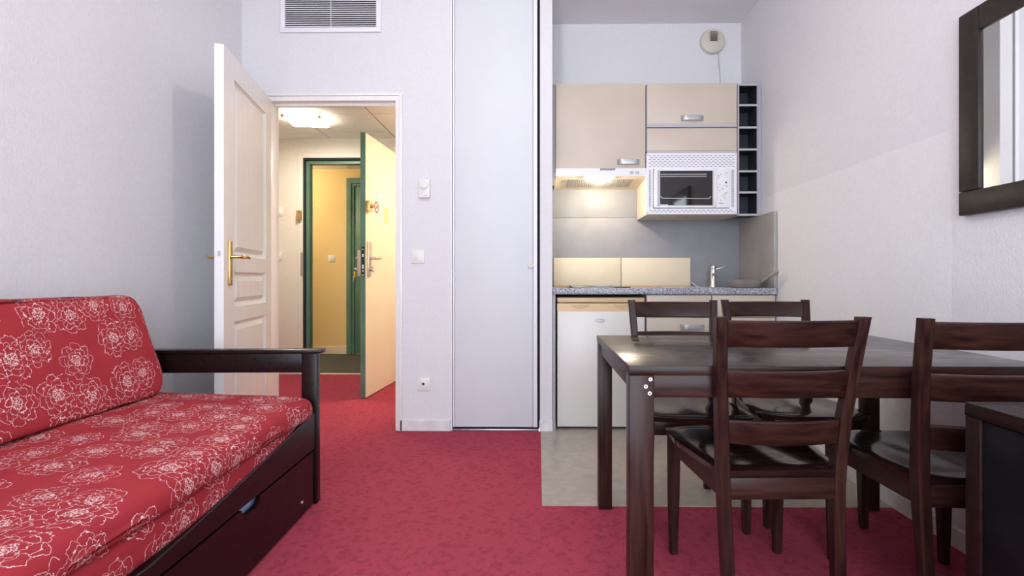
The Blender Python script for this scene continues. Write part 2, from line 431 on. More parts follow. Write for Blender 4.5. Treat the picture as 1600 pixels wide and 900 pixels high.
# skirting boards
struct(B().box(DX1 + 0.03, -0.556, YW - 0.012, YW, 0, 0.07, bev=0.003).build('baseboard_back', 'skirting'), 'low pale skirting board below the telephone socket', 'skirting')
struct(B().box(0.010, 0.094, YW - 0.012, YW - 0.001, 0, 0.07, bev=0.003).build('baseboard_pillar', 'skirting'), 'short pale skirting block at the foot of the pillar between closet and fridge', 'skirting')
struct(B().box(XR - 0.02, XR - 0.0015, FRONT_Y, 3.28, 0, 0.075, bev=0.004).build('baseboard_right', 'skirting'), 'scuffed pale skirting board along the wall behind the chairs', 'skirting')
struct(B().box(XL, XL + 0.012, FRONT_Y, YW, 0, 0.07, bev=0.003).build('baseboard_left', 'skirting'), 'pale skirting board along the wall behind the sofa', 'skirting')

# door frame of the room door
tr = B()
tr.box(DX0 - 0.03, DX0, YW - 0.004, YW + T + 0.004, 0, DZ + 0.03, bev=0.002).box(DX1, DX1 + 0.03, YW - 0.004, YW + T + 0.004, 0, DZ + 0.03, bev=0.002)
tr.box(DX0 - 0.001, DX1 + 0.001, YW - 0.004, YW + T + 0.004, DZ, DZ + 0.03, bev=0.002)
tr.box(DX0 - 0.05, DX1 + 0.05, YW - 0.012, YW, DZ + 0.03, DZ + 0.048, bev=0.003)
tr.box(DX1 + 0.022, DX1 + 0.045, YW - 0.012, YW, 0, DZ + 0.035, bev=0.003)
tr.box(DX0, DX1, YW + 0.05, YW + 0.075, DZ - 0.016, DZ)
struct(tr.build('trim_1', 'white_door', smooth=40), 'white wooden frame around the open living room doorway', 'door frame')

# ------------------------------------------------------------------ hall and corridor beyond the door
wall('wall_hall', 'hall_wall', 'cream wall of the entrance hall around the green framed doorway',
     (-2.95, -2.43, YH, YH + T, 0, 2.6), (-2.43, -1.24, YH, YH + T, 2.245, 2.6), (-1.24, 0.6, YH, YH + T, 0, 2.6))
wall('wall_hall_left', 'hall_wall', 'cream left wall of the entrance hall', (-2.95 - T, -2.95, YW, YH + T, 0, 2.6), (-2.95, XL - T, YW, YW + T, 0, 2.6))
wall('wall_hall_right', 'hall_wall', 'cream right wall of the entrance hall', (0.5, 0.6, YB + T, YH, 0, 2.6), (-0.705, -0.70, YW + T, YB + T, 0, 2.6), (-0.705, 0.5, YB + T, YB + T + 0.005, 0, 2.6))
def tiled_ceiling(name, label, x0, x1, y0, y1, z, xs, ys):
    r = struct(B().box(x0, x1, y0, y1, z + 0.02, z + 0.04).build(name, 'gap'), label, 'ceiling')
    g = 0.006; meshes = {}
    for i in range(len(xs) - 1):
        for j in range(len(ys) - 1):
            w, h = xs[i + 1] - xs[i], ys[j + 1] - ys[j]
            key = (round(w, 4), round(h, 4))
            if key not in meshes:
                t = B().box(-w / 2 + g, w / 2 - g, -h / 2 + g, h / 2 - g, 0, 0.018, bev=0.004, seg=1).build('ceiling_panel', 'ceil_tile', r)
                meshes[key] = t.data; t.location = ((xs[i] + xs[i + 1]) / 2, (ys[j] + ys[j + 1]) / 2, z)
            else:
                t = bpy.data.objects.new('ceiling_panel', meshes[key]); COL.objects.link(t); t.parent = r
                t.location = ((xs[i] + xs[i + 1]) / 2, (ys[j] + ys[j + 1]) / 2, z)
    return r
tiled_ceiling('ceiling_hall', 'suspended cream panel ceiling of the entrance hall', -2.95, -0.70, YW + T, YH, ZH, [-2.95, -2.76, -2.1, -1.44, -0.78, -0.70], [YW + T, 3.84, 4.44, 5.04, YH])
tiled_ceiling('ceiling_hall_side', 'suspended cream panel ceiling of the side part of the hall', -0.70, 0.5, YB + T, YH, ZH, [-0.70, -0.12, 0.5], [YB + T, 4.44, 5.04, YH])
tiled_ceiling('ceiling_corridor', 'suspended panel ceiling of the yellow corridor', -4.6, 0.0, YH + T, YC, ZH - 0.0, [-4.6, -4.2, -3.6, -3.0, -2.4, -1.8, -1.2, -0.6, 0.0], [YH + T, 5.46, 6.06, YC])
wall('wall_corridor', 'yellow_wall', 'mustard yellow wall of the corridor beyond the entrance door', (-4.6, 0.0, YC, YC + T, -0.05, 2.6))
wall('wall_corridor_end', 'yellow_wall', 'mustard yellow end walls of the corridor', (-4.7, -4.6, YH, YC, -0.05, 2.6), (0.0, 0.1, YH + T, YC, -0.05, 2.6), (-4.6, -2.95, YH, YH + T, -0.05, 2.6))
struct(B().box(-4.6, -2.46, YC - 0.012, YC, 0, 0.10, bev=0.003).build('baseboard_corridor', 'tile_beige'), 'cream skirting board at the foot of the yellow corridor wall', 'skirting')
struct(B().box(-2.36, -1.30, YH + 0.0, YH + 0.04, 0, 0.006).build('trim_threshold', 'tile_beige'), 'pale threshold strip where red carpet meets grey corridor carpet', 'threshold')
struct(B().box(-2.95, -2.46, YH - 0.012, YH, 0, 0.07, bev=0.003).build('baseboard_hall', 'hall_wall'), 'cream skirting board of the hall wall', 'skirting')
# entrance frame: cream surround, green metal rebate
t2 = sthing('trim_2', 'green metal door frame with cream surround at the flat entrance', 'door frame', (-1.85, YH, 0))
of = (-1.85, YH, 0)
B(of).box(-2.43, -2.378, YH - 0.012, YH + T, 0, 2.245, bev=0.003).box(-1.29, -1.238, YH - 0.012, YH + T, 0, 2.245, bev=0.003).box(-2.378, -1.29, YH - 0.012, YH + T, 2.194, 2.245, bev=0.003).build('surround', 'hall_wall', t2)
B(of).box(-2.378, -2.362, YH - 0.006, YH + 0.03, 0, 2.194).box(-1.306, -1.29, YH - 0.006, YH + 0.03, 0, 2.194).box(-2.362, -1.306, YH - 0.006, YH + 0.03, 2.175, 2.194).build('rebate', 'gap', t2)
B(of).box(-2.378, -2.33, YH + 0.03, YH + T + 0.01, 0, 2.194, bev=0.002).box(-1.32, -1.29, YH + 0.03, YH + T + 0.01, 0, 2.194, bev=0.002).box(-2.33, -1.32, YH + 0.03, YH + T + 0.01, 2.14, 2.194, bev=0.002).build('green_jamb', 'green', t2)
bx('strike_plate', 'steel', t2, of, -2.40, -2.372, YH - 0.016, YH + 0.02, 1.0, 1.24)
# corridor door
d4 = sthing('door_4', 'closed dark green door in moulded green frame across the corridor', 'door', (-1.95, YC, 0)); of = (-1.95, YC, 0)
B(of).box(-2.459, -2.40, YC - 0.045, YC, 0, 2.267, bev=0.004).box(-2.40, -1.50, YC - 0.045, YC, 2.20, 2.267, bev=0.004).box(-1.50, -1.44, YC - 0.045, YC, 0, 2.267, bev=0.004).build('outer_moulding', 'green', d4)
B(of).box(-2.40, -2.365, YC - 0.028, YC, 0, 2.20, bev=0.004).box(-2.365, -1.535, YC - 0.028, YC, 2.165, 2.20, bev=0.004).box(-1.535, -1.50, YC - 0.028, YC, 0, 2.20, bev=0.004).build('inner_moulding', 'green', d4)
bx('door_leaf', 'green', d4, of, -2.365, -1.535, YC - 0.012, YC, 0.01, 2.165, bev=0.002)

# hall lamp: a square glass plate on the ceiling
hl = thing('ceiling_lamp', 'lit square glass ceiling lamp in the entrance hall', 'lamp', (-2.03, 4.52, ZH), R(8)); of = (0, 0, 0)
B().box(-0.09, 0.09, -0.09, 0.09, -0.03, -0.001, bev=0.004).build('ceiling_plate', 'white', hl)
t = B().box(-0.15, 0.15, -0.15, 0.15, -0.048, -0.036, bev=0.004).build('glass_plate', 'lamp_glass', hl, smooth=40)
for sx in (-1, 1):
    for sy in (-1, 1):
        B().box(sx * 0.15 - 0.012, sx * 0.15 + 0.012, sy * 0.15 - 0.012, sy * 0.15 + 0.012, -0.052, -0.030, bev=0.002).build('clip', 'brass', hl)
hb = area('hall_bulb', (-2.03, 4.52, ZH - 0.056), (0, 0, R(8)), 0.28, 0.28, 15, (1.0, 0.85, 0.68))
hl2 = copy_tree(hl); hl2.location = (-0.38, 4.60, ZH); hl2['label'] = 'second square glass ceiling lamp of the hall, behind the closet'
area('hall_bulb_right', (-0.38, 4.60, ZH - 0.056), (0, 0, R(8)), 0.28, 0.28, 22, (1.0, 0.81, 0.56))
# corridor lamp, out of sight along the corridor
cl = thing('corridor_lamp', 'round ceiling lamp further along the yellow corridor', 'lamp', (-3.35, 5.95, ZH))
B().lathe([(0.11, 0.0), (0.11, -0.025), (0.09, -0.05), (0.03, -0.062)], (0, 0, 0)).build('lamp_bowl', 'bulb_glass', cl, smooth=40)
bulb('corridor_bulb', (-3.35, 5.95, ZH - 0.16), 30, (1.0, 0.84, 0.60), 0.08)

# ------------------------------------------------------------------ white panelled room door, open
free, hinge = Vector((-1.525, 2.497, 0)), Vector((-1.702, 3.285, 0))
dv = (free - hinge); L = dv.length
d1 = sthing('door_1', 'white panelled interior door standing open beside the sofa', 'door', (hinge.x, hinge.y, 0), math.atan2(dv.y, dv.x))
# local: +x from hinge to free edge; the leaf's visible face is y=0 (looking +y), its back at y=-0.042
DT = 0.042
leaf = B()
x0p, x1p = 0.115, L - 0.145
panels = [(0.20, 0.745), (0.82, 1.0), (1.085, 1.985)]
top = 2.105
leaf.box(0, x0p, -DT, 0, 0.012, top).box(x1p, L, -DT, 0, 0.012, top)
zs = [0.012] + [z for p in panels for z in p] + [top]
for i in range(0, len(zs), 2): leaf.box(x0p, x1p, -DT, 0, zs[i], zs[i + 1])
leaf.build('door_leaf', 'white_door', d1)
for z0, z1 in panels:
    pb = B()
    def ring(ins, y): return [(x0p + ins, y, z0 + ins), (x1p - ins, y, z0 + ins), (x1p - ins, y, z1 - ins), (x0p + ins, y, z1 - ins)]
    pb.loft([ring(0.0, -DT + 0.002), ring(0, -0.004), ring(0.012, -0.014), ring(0.022, -0.016), ring(0.045, -0.004), ring(0.048, -0.003)])
    pb.build('panel', 'white_door', d1)
hx = L - 0.075
pl = B().box(hx - 0.019, hx + 0.019, 0, 0.008, 0.93, 1.155, bev=0.003).build('handle_plate', 'brass', d1, smooth=40)
B().tube([(hx, 0.006, 1.075), (hx, 0.05, 1.075), (hx - 0.012, 0.058, 1.075), (hx - 0.06, 0.058, 1.077), (hx - 0.115, 0.056, 1.072)], [0.009, 0.009, 0.010, 0.009, 0.0075], 10).build('lever', 'brass', pl, smooth=50)
pl2 = B().box(hx - 0.019, hx + 0.019, -DT - 0.008, -DT, 0.93, 1.155, bev=0.003).build('handle_plate', 'brass', d1, smooth=40)
B().tube([(hx, -DT - 0.006, 1.075), (hx, -DT - 0.05, 1.075), (hx - 0.012, -DT - 0.058, 1.075), (hx - 0.115, -DT - 0.056, 1.072)], [0.009, 0.009, 0.010, 0.0075], 10).build('lever', 'brass', pl2, smooth=50)
fp = B().box(L, L + 0.002, -0.032, -0.010, 0.95, 1.17, bev=0.0008).build('lock_faceplate', 'white', d1)
B().box(L + 0.001, L + 0.006, -0.026, -0.014, 1.075, 1.10).build('latch', 'plastic_grey', fp)

# ------------------------------------------------------------------ entrance door, ajar into the hall
free, hinge = Vector((-1.388, 4.155, 0)), Vector((-1.312, 5.215, 0))
dv = free - hinge; L2 = dv.length
d2 = sthing('door_2', 'cream entrance door with green edge standing ajar in the hall', 'door', (hinge.x, hinge.y, 0), math.atan2(dv.y, dv.x))
B().box(0, L2 - 0.001, -0.038, 0, 0.008, 2.146).build('door_leaf', 'cream_door', d2)
B().box(L2 - 0.001, L2 + 0.002, -0.041, 0.001, 0.008, 2.147).box(0.0, L2, -0.041, -0.038, 0.008, 2.147).build('green_edge', 'green', d2)
lp = B().box(L2 + 0.002, L2 + 0.004, -0.031, -0.009, 0.985, 1.225, bev=0.0008).build('lock_faceplate', 'black', d2)
for z, h in ((1.205, 0.006), (1.155, 0.018), (1.065, 0.026), (1.03, 0.008), (0.997, 0.006)):
    B().box(L2 + 0.003, L2 + 0.0065, -0.024, -0.016, z - h / 1.5, z + h / 1.5, bev=0.001).build('bolt', 'chrome', lp)
hp = B().box(L2 - 0.100, L2 - 0.035, 0, 0.012, 0.985, 1.27, bev=0.003).build('handle_plate', 'nickel', d2, smooth=40)
B().tube([(L2 - 0.07, 0.01, 1.135), (L2 - 0.07, 0.055, 1.135), (L2 - 0.085, 0.064, 1.135), (L2 - 0.15, 0.064, 1.137), (L2 - 0.19, 0.060, 1.146)], [0.011, 0.011, 0.011, 0.010, 0.008], 10).build('lever', 'nickel', hp, smooth=50)
B().cyl((L2 - 0.07, 0.012, 1.045), (L2 - 0.07, 0.035, 1.045), 0.014).box(L2 - 0.076, L2 - 0.064, 0.03, 0.045, 1.02, 1.06, bev=0.002).build('thumb_turn', 'nickel', hp, smooth=40)
op = B().box(L2 - 0.10, L2 - 0.02, -0.080, -0.041, 0.985, 1.20, bev=0.006).build('outside_plate', 'nickel', d2, smooth=40)
B().tube([(L2 - 0.06, -0.05, 1.135), (L2 - 0.06, -0.095, 1.135), (L2 - 0.075, -0.105, 1.135), (L2 - 0.17, -0.105, 1.135)], 0.011, 10).build('lever', 'chrome', op, smooth=50)
B().cyl((L2 - 0.06, -0.080, 1.055), (L2 - 0.06, -0.09, 1.055), 0.016).build('cylinder', 'nickel', op, smooth=40)
bl = B().box(L2 - 0.075, L2 - 0.005, 0, 0.03, 1.515, 1.60, bev=0.006).build('deadbolt_case', 'brass', d2, smooth=40)
B().cyl((L2 - 0.055, 0.03, 1.558), (L2 - 0.055, 0.05, 1.558), 0.014, n=14).build('deadbolt_knob', 'brass', bl, smooth=40)
# notices stuck on the door
n1 = B().box(L2 - 0.31, L2 - 0.15, 0, 0.0012, 1.49, 1.72).build('notice', 'paper', d2); n1['label'] = 'pale notice with a no smoking sign'
ringp = B()
seg = 28; ro, ri = 0.050, 0.036
cx, cz = L2 - 0.232, 1.575
for k in range(seg):
    a0, a1 = 2 * math.pi * k / seg, 2 * math.pi * (k + 1) / seg
    ringp.prism([(cx + r * math.cos(a), cz + r * math.sin(a)) for r, a in ((ri, a0), (ro, a0), (ro, a1), (ri, a1))], 'y', 0.0012, 0.0022)
ringp.prism([(cx - 0.034, cz + 0.024), (cx - 0.026, cz + 0.033), (cx + 0.034, cz - 0.024), (cx + 0.026, cz - 0.033)], 'y', 0.0012, 0.0024)
ringp.build('no_smoking_ring', 'sign_red', n1)
B().box(cx - 0.026, cx + 0.026, 0.0012, 0.0018, cz - 0.006, cz + 0.004).build('cigarette_mark', 'ink', n1)
ib = B()
for z, w in ((1.70, 0.09), (1.685, 0.03), (1.652, 0.08), (1.640, 0.05), (1.505, 0.05)):
    ib.box(cx - w / 2, cx + w / 2, 0.0012, 0.0018, z, z + 0.004)
o = ib.build('print_lines', 'ink_faint', n1)
n2 = B().box(L2 - 0.56, L2 - 0.345, 0, 0.0012, 1.43, 1.72).build('notice', 'paper', d2); n2['label'] = 'pale sheet with yellow printed table'
B().box(L2 - 0.52, L2 - 0.39, 0.0012, 0.0016, 1.46, 1.60).build('yellow_print', 'paper_yellow', n2)
ib = B()
for k in range(12): ib.box(L2 - 0.54 + 0.01 * (k % 3), L2 - 0.37 - 0.012 * (k % 4), 0.0012, 0.0019, 1.45 + k * 0.021, 1.4525 + k * 0.021)
ib.build('print_lines', 'ink_faint', n2)
# the keys hanging in the lock
rot = Matrix.Rotation(math.atan2(dv.y, dv.x), 3, 'Z')
kp = rot @ Vector((L2 - 0.06, -0.10, 1.05)) + hinge
ky = thing('key_bunch', 'keys with yellow tag hanging in the entrance door lock', 'keys', kp, math.atan2(dv.y, dv.x))
B().box(-0.002, 0.002, -0.012, 0.03, -0.006, 0.006).cyl((0, -0.014, -0.004), (0, -0.014, 0.004), 0.010).build('key', 'chrome', ky)
B().prism([(-0.012, -0.02), (0.012, -0.02), (0.016, -0.04), (0.012, -0.07), (-0.010, -0.072), (-0.015, -0.04)], 'y', -0.016, -0.010).build('yellow_tag', 'tag_yellow', ky)
B().prism([(-0.006, -0.06), (0.004, -0.058), (0.006, -0.105), (-0.002, -0.107)], 'y', -0.026, -0.022).build('spare_key', 'chrome', ky)
B().prism([(-0.004, -0.05), (0.010, -0.054), (0.012, -0.085), (0.0, -0.085)], 'y', -0.036, -0.030).build('dark_tag', 'tag_blue', ky)

# ------------------------------------------------------------------ closet sliding door
c3 = sthing('door_3', 'tall white closet sliding door beside the kitchenette', 'door', (-0.27, YW, 0)); of = (-0.27, YW, 0)
bx('back_void', 'gap', c3, of, -0.552, 0.014, YW + 0.055, YW + 0.06, 0.0, ZC)
bx('door_leaf', 'closet', c3, of, -0.527, -0.031, YW + 0.004, YW + 0.03, 0.024, ZC - 0.01, bev=0.002)
bx('edge_profile', 'vent', c3, of, -0.541, -0.529, YW + 0.0, YW + 0.034, 0.024, ZC - 0.01, bev=0.003)
bx('edge_profile', 'vent', c3, of, -0.029, -0.003, YW - 0.002, YW + 0.034, 0.024, ZC - 0.01, bev=0.004)
bx('bottom_track', 'steel', c3, of, -0.545, 0.008, YW - 0.004, YW + 0.05, 0.0, 0.012, bev=0.002)
B(of).cyl((-0.046, YW + 0.006, 1.049), (-0.046, YW - 0.012, 1.049), 0.019, 0.017, 20, bev=0.002).build('pull_knob', 'valve', c3, smooth=40)
B(of).box(-0.552, -0.545, YW - 0.001, YW + 0.04, 0, ZC).build('jamb_profile', 'white', c3)

# ------------------------------------------------------------------ wall fittings
def plate(name, label, cat, x, y, z, w, h, mat='plastic', rocker=True, group=None):
    t = thing(name, label, cat, (x, y, z), 0, group)
    B().box(-w / 2, w / 2, -0.008, -0.0, -h / 2, h / 2, bev=0.003).build('frame', mat, t, smooth=40)
    if rocker: B().box(-w * 0.31, w * 0.31, -0.012, -0.007, -h * 0.31, h * 0.31, bev=0.002).build('rocker', mat, t, smooth=40)
    return t
plate('light_switch', 'white square light switch left of the tall closet door', 'switch', -0.762, YW, 1.107, 0.084, 0.088)
s = plate('telephone_socket', 'white square telephone socket low on the wall by the closet', 'socket', -0.726, YW, 0.297, 0.082, 0.084)
B().cyl((0, -0.0135, 0.002), (0, -0.0115, 0.002), 0.009, n=6).build('jack', 'black', s)
plate('light_switch', 'upper cream switch on the hall wall beside the green doorway', 'switch', -2.63, YH, 1.649, 0.085, 0.085)
plate('light_switch', 'lower cream switch on the hall wall beside the green doorway', 'switch', -2.633, YH, 1.20, 0.085, 0.085)
plate('light_switch', 'small cream switch on the yellow corridor wall', 'switch', -2.667, YC, 1.233, 0.085, 0.085)
s = thing('door_chime', 'small brass box on the cream doorway surround in the hall', 'door fitting', (-2.411, YH - 0.012, 1.609))
B().box(-0.025, 0.025, -0.03, 0, -0.05, 0.05, bev=0.006).build('case', 'brass', s, smooth=40)
B().box(-0.014, 0.014, -0.034, -0.029, -0.012, 0.012, bev=0.002).build('button', 'nickel', s)
s = thing('thermostat', 'white thermostat with round dial on the wall by the closet', 'thermostat', (-0.719, YW, 1.535))
B().box(-0.037, 0.037, -0.028, 0, -0.058, 0.060, bev=0.007).build('case', 'plastic', s, smooth=40)
B().lathe([(0.026, -0.027), (0.025, -0.037), (0.020, -0.041), (0.004, -0.041)], (0, 0, 0.022), 'y').build('dial', 'plastic', s, smooth=40)
B().box(0.006, 0.022, -0.0295, -0.027, -0.046, -0.042).build('print_mark', 'ink_faint', s)
B().box(-0.018, 0.02, -0.0295, -0.027, -0.014, -0.0125).build('scale_mark', 'plastic_grey', s)

# ventilation grille above the room door
vx0, vx1, vz0, vz1 = -1.637, -0.995, 2.532, 2.82
vg = thing('vent_grille', 'white louvred air vent above the open white door', 'vent', ((vx0 + vx1) / 2, YW, vz0)); of = ((vx0 + vx1) / 2, YW, vz0)
fw = 0.03
bx('backing', 'gap', vg, of, vx0 + 0.01, vx1 - 0.01, YW - 0.003, YW - 0.001, vz0 + 0.01, vz1 - 0.01)
for q in ((vx0, vx1, vz0, vz0 + fw), (vx0, vx1, vz1 - fw, vz1), (vx0, vx0 + fw, vz0 + fw, vz1 - fw), (vx1 - fw, vx1, vz0 + fw, vz1 - fw)):
    bx('frame_side', 'vent', vg, of, q[0], q[1], YW - 0.018, YW - 0.001, q[2], q[3], bev=0.003)
pitch = 0.01345; z = vz0 + fw + 0.004; sm = None
while z < vz1 - fw - 0.004:
    if sm is None:
        sl = B().prism([(-0.010, -0.0022), (-0.0102, 0.0026), (-0.001, 0.0030), (-0.001, 0.0012)], 'x', -(vx1 - vx0) / 2 + fw, (vx1 - vx0) / 2 - fw).build('louvre', 'vent', vg)
        sm = sl.data
    else:
        sl = bpy.data.objects.new('louvre', sm); COL.objects.link(sl); sl.parent = vg
    sl.location = (0, -0.008, z - vz0 + 0.001)
    z += pitch
bx('centre_rib', 'vent', vg, of, (vx0 + vx1) / 2 - 0.002, (vx0 + vx1) / 2 + 0.002, YW - 0.01, YW - 0.002, vz0 + fw, vz1 - fw)

# extract valve above the cabinets
av = thing('air_valve', 'round ivory slotted air valve on the wall above the cabinets', 'vent', (1.293, YB, 2.722))
B().lathe([(0.092, 0.0), (0.093, -0.012), (0.086, -0.03), (0.06, -0.040), (0.002, -0.044)], (0, 0, 0), 'y', 40).build('dome', 'valve', av, smooth=40)
for k in range(5):
    B().box(-0.026, 0.026, -0.0465, -0.036, -0.008 + k * 0.0155, 0.002 + k * 0.0155 - 0.0012 * k).build('slot', 'black', av)
for k in range(5):
    B().box(-0.040, 0.040, -0.0475, -0.036, -0.0115 + k * 0.0155, -0.009 + k * 0.0155, bev=0.0008).build('slot_lip', 'valve', av)
B().tube([(0.045, -0.012, -0.08), (0.047, -0.008, -0.15), (0.058, -0.008, -0.26), (0.065, -0.008, -0.43)], 0.003, 6).build('pull_cord', 'plastic_grey', av)

# ------------------------------------------------------------------ kitchenette
KX0, KX1 = 0.095, 1.505
wt = B().box(KX0, KX1, YW - 0.008, YB - 0.001, 0.868, 0.907, bev=0.004).build('worktop', 'worktop', smooth=40)
tag(wt, 'speckled blue grey worktop of the kitchenette', 'worktop')
# backsplash of two boards, the end panel against the right wall
bs = thing('backsplash', 'grey splashback boards behind the kitchenette worktop', 'splashback', (0.8, YB, 0.907)); of = (0.8, YB, 0.907)
bx('lower_board', 'backsplash', bs, of, KX0, 1.485, YB - 0.010, YB - 0.001, 0.908, 1.419, bev=0.001)
bx('upper_board', 'backsplash', bs, of, KX0, 1.485, YB - 0.010, YB - 0.001, 1.422, 1.66, bev=0.001)
ep = B().box(1.487, 1.505, YW, YB - 0.012, 0.908, 1.392, bev=0.001).build('splash_end_panel', 'sidepanel')
tag(ep, 'taupe upright end panel between worktop and right wall', 'panel')
for i, (a, b_, l) in enumerate(((0.118, 0.613, 'left cream upstand board standing against the grey splashback'), (0.617, 1.125, 'right cream upstand board next to the tap'))):
    t = thing('upstand_board', l, 'board', ((a + b_) / 2, YB - 0.02, 0.907), 0, 'cream upstand boards on the worktop'); of = ((a + b_) / 2, YB - 0.02, 0.907)
    bx('board', 'tile_beige', t, of, a, b_, YB - 0.032, YB - 0.0105, 0.916, 1.12, bev=0.0015)
    bx('edge_strip', 'carcass', t, of, a, b_, YB - 0.030, YB - 0.0105, 1.1203, 1.124)
    bx('seal_strip', 'fridge_grip', t, of, a, b_, YB - 0.034, YB - 0.0105, 0.9073, 0.9158)
# hob
hb_ = thing('hob', 'black glass hob set in the worktop under the hood', 'hob', (0.41, 3.56, 0.907)); of = (0.41, 3.56, 0.907)
B(of).prism([(0.20, 0.925), (0.215, 0.9255), (0.245, 0.915), (0.60, 0.915), (0.60, 0.9075), (0.235, 0.9075)], 'y', 3.36, 3.77).build('glass_plate', 'glass_black', hb_)
for yy, rr in ((3.47, 0.075), (3.66, 0.09)):
    B(of).lathe([(rr, 0), (rr, 0.0025), (rr - 0.01, 0.003), (0.002, 0.003)], (0.42, yy, 0.915)).build('cooking_zone', 'carcass', hb_, smooth=40)
# sink and tap
sk = thing('sink', 'shallow steel sink let into the worktop beside the pan', 'sink', (1.03, 3.55, 0.907)); of = (1.03, 3.55, 0.907)
sb = B(of)
sb.box(0.80, 1.20, 3.34, 3.37, 0.9075, 0.911, bev=0.001).box(0.80, 1.20, 3.68, 3.71, 0.9075, 0.911, bev=0.001).box(0.80, 0.83, 3.37, 3.68, 0.9075, 0.911, bev=0.001).box(1.17, 1.20, 3.37, 3.68, 0.9075, 0.911, bev=0.001)
sb.build('rim', 'steel', sk)
bx('basin', 'steel', sk, of, 0.83, 1.17, 3.37, 3.68, 0.9072, 0.908)
tp = thing('tap', 'chrome mixer tap with lever at the back of the worktop', 'tap', (1.26, 3.74, 0.907))
B().lathe([(0.026, 0.0005), (0.026, 0.008), (0.021, 0.014), (0.020, 0.12), (0.018, 0.13), (0.004, 0.134)], (0, 0, 0), n=20).build('body', 'chrome', tp, smooth=40)
B().tube([(0, -0.005, 0.075), (-0.015, -0.05, 0.088), (-0.022, -0.10, 0.088), (-0.025, -0.125, 0.078)], [0.013, 0.012, 0.011, 0.010], 12).build('spout', 'chrome', tp, smooth=50)
lv = B().lathe([(0.018, 0.132), (0.019, 0.14), (0.017, 0.152), (0.004, 0.158)], (0, 0, 0), n=20).build('lever_hub', 'chrome', tp, smooth=40)
B().tube([(0.01, 0, 0.125), (0.045, -0.01, 0.136), (0.085, -0.015, 0.150)], [0.006, 0.005, 0.004], 8).build('lever', 'chrome', lv, smooth=50)
cd = B((1.13, 3.80, 0.907)).tube([(1.128, 3.82, 0.94), (1.14, 3.79, 0.925), (1.15, 3.77, 0.912), (1.165, 3.75, 0.911)], 0.005, 8).build('cable', 'plastic_grey', None, smooth=50, loc=(1.13, 3.80, 0.907))
tag(cd, 'short grey cable end beside the cream boards', 'cable')
# frying pan
pn = thing('frying_pan', 'grey frying pan resting on the worktop beside the tap', 'pan', (1.352, 3.40, 0.9075))
B().lathe([(0.085, 0.0), (0.092, 0.003), (0.118, 0.048), (0.121, 0.052), (0.116, 0.051), (0.088, 0.007), (0.002, 0.006)], (0, 0, 0), n=36).build('bowl', 'pan', pn, smooth=40)
B().tube([(0.062, -0.095, 0.040), (0.078, -0.13, 0.055), (0.092, -0.175, 0.078), (0.104, -0.215, 0.096), (0.108, -0.23, 0.102)], [0.008, 0.010, 0.013, 0.013, 0.007], 10).build('handle', 'pan', pn, smooth=50)
# fridge
FX0, FX1, FY = 0.124, 0.683, 3.312
fr = thing('fridge', 'small cream fridge with yellowed top under the worktop', 'fridge', ((FX0 + FX1) / 2, 3.55, 0)); of = ((FX0 + FX1) / 2, 3.55, 0)
bx('body', 'fridge', fr, of, FX0 + 0.004, FX1 - 0.004, FY + 0.045, 3.83, 0.012, 0.812, bev=0.006)
bx('top_panel', 'fridge_yellow', fr, of, FX0, FX1, FY + 0.004, 3.84, 0.814, 0.846, bev=0.007)
dr = bx('door', 'fridge', fr, of, FX0, FX1, FY, FY + 0.042, 0.02, 0.762, bev=0.008)
gp = B(of)
n = 24; w = FX1 - FX0; pts = [(FX0, 0.808), (FX1, 0.808)]
for k in range(n + 1):
    u = 1 - k / n; pts.append((FX0 + w * u, 0.758 - 0.016 * math.sin(math.pi * u)))
gp.prism(pts, 'y', FY + 0.001, FY + 0.04)
gp.build('door_cap', 'fridge_yellow', fr)
for cx_ in (0.27, 0.54):
    s = B(of); pts = []
    for k in range(17):
        u = k / 16; pts.append((cx_ - 0.065 + 0.13 * u, 0.800 - 0.026 * math.sin(math.pi * u) ** 0.8))
    s.prism(pts, 'y', FY - 0.002, FY + 0.002); s.build('finger_grip', 'fridge_grip', fr)
bg_ = B(of)
bg_.prism([(0.397 + 0.030 * math.cos(2 * math.pi * k / 28), 0.70 + 0.013 * math.sin(2 * math.pi * k / 28)) for k in range(28)], 'y', FY - 0.004, FY + 0.001)
bd = bg_.build('badge', 'handle', dr)
text_mesh('badge_lettering', 'Whirlpool', 0.0105, 'white', bd, (0.397 - of[0], FY - 0.0045 - of[1], 0.70), (R(90), 0, 0))
for xx in (FX0 + 0.05, FX1 - 0.05):
    B(of).cyl((xx, FY + 0.07, 0.003), (xx, FY + 0.07, 0.014), 0.018).build('foot', 'black', fr)
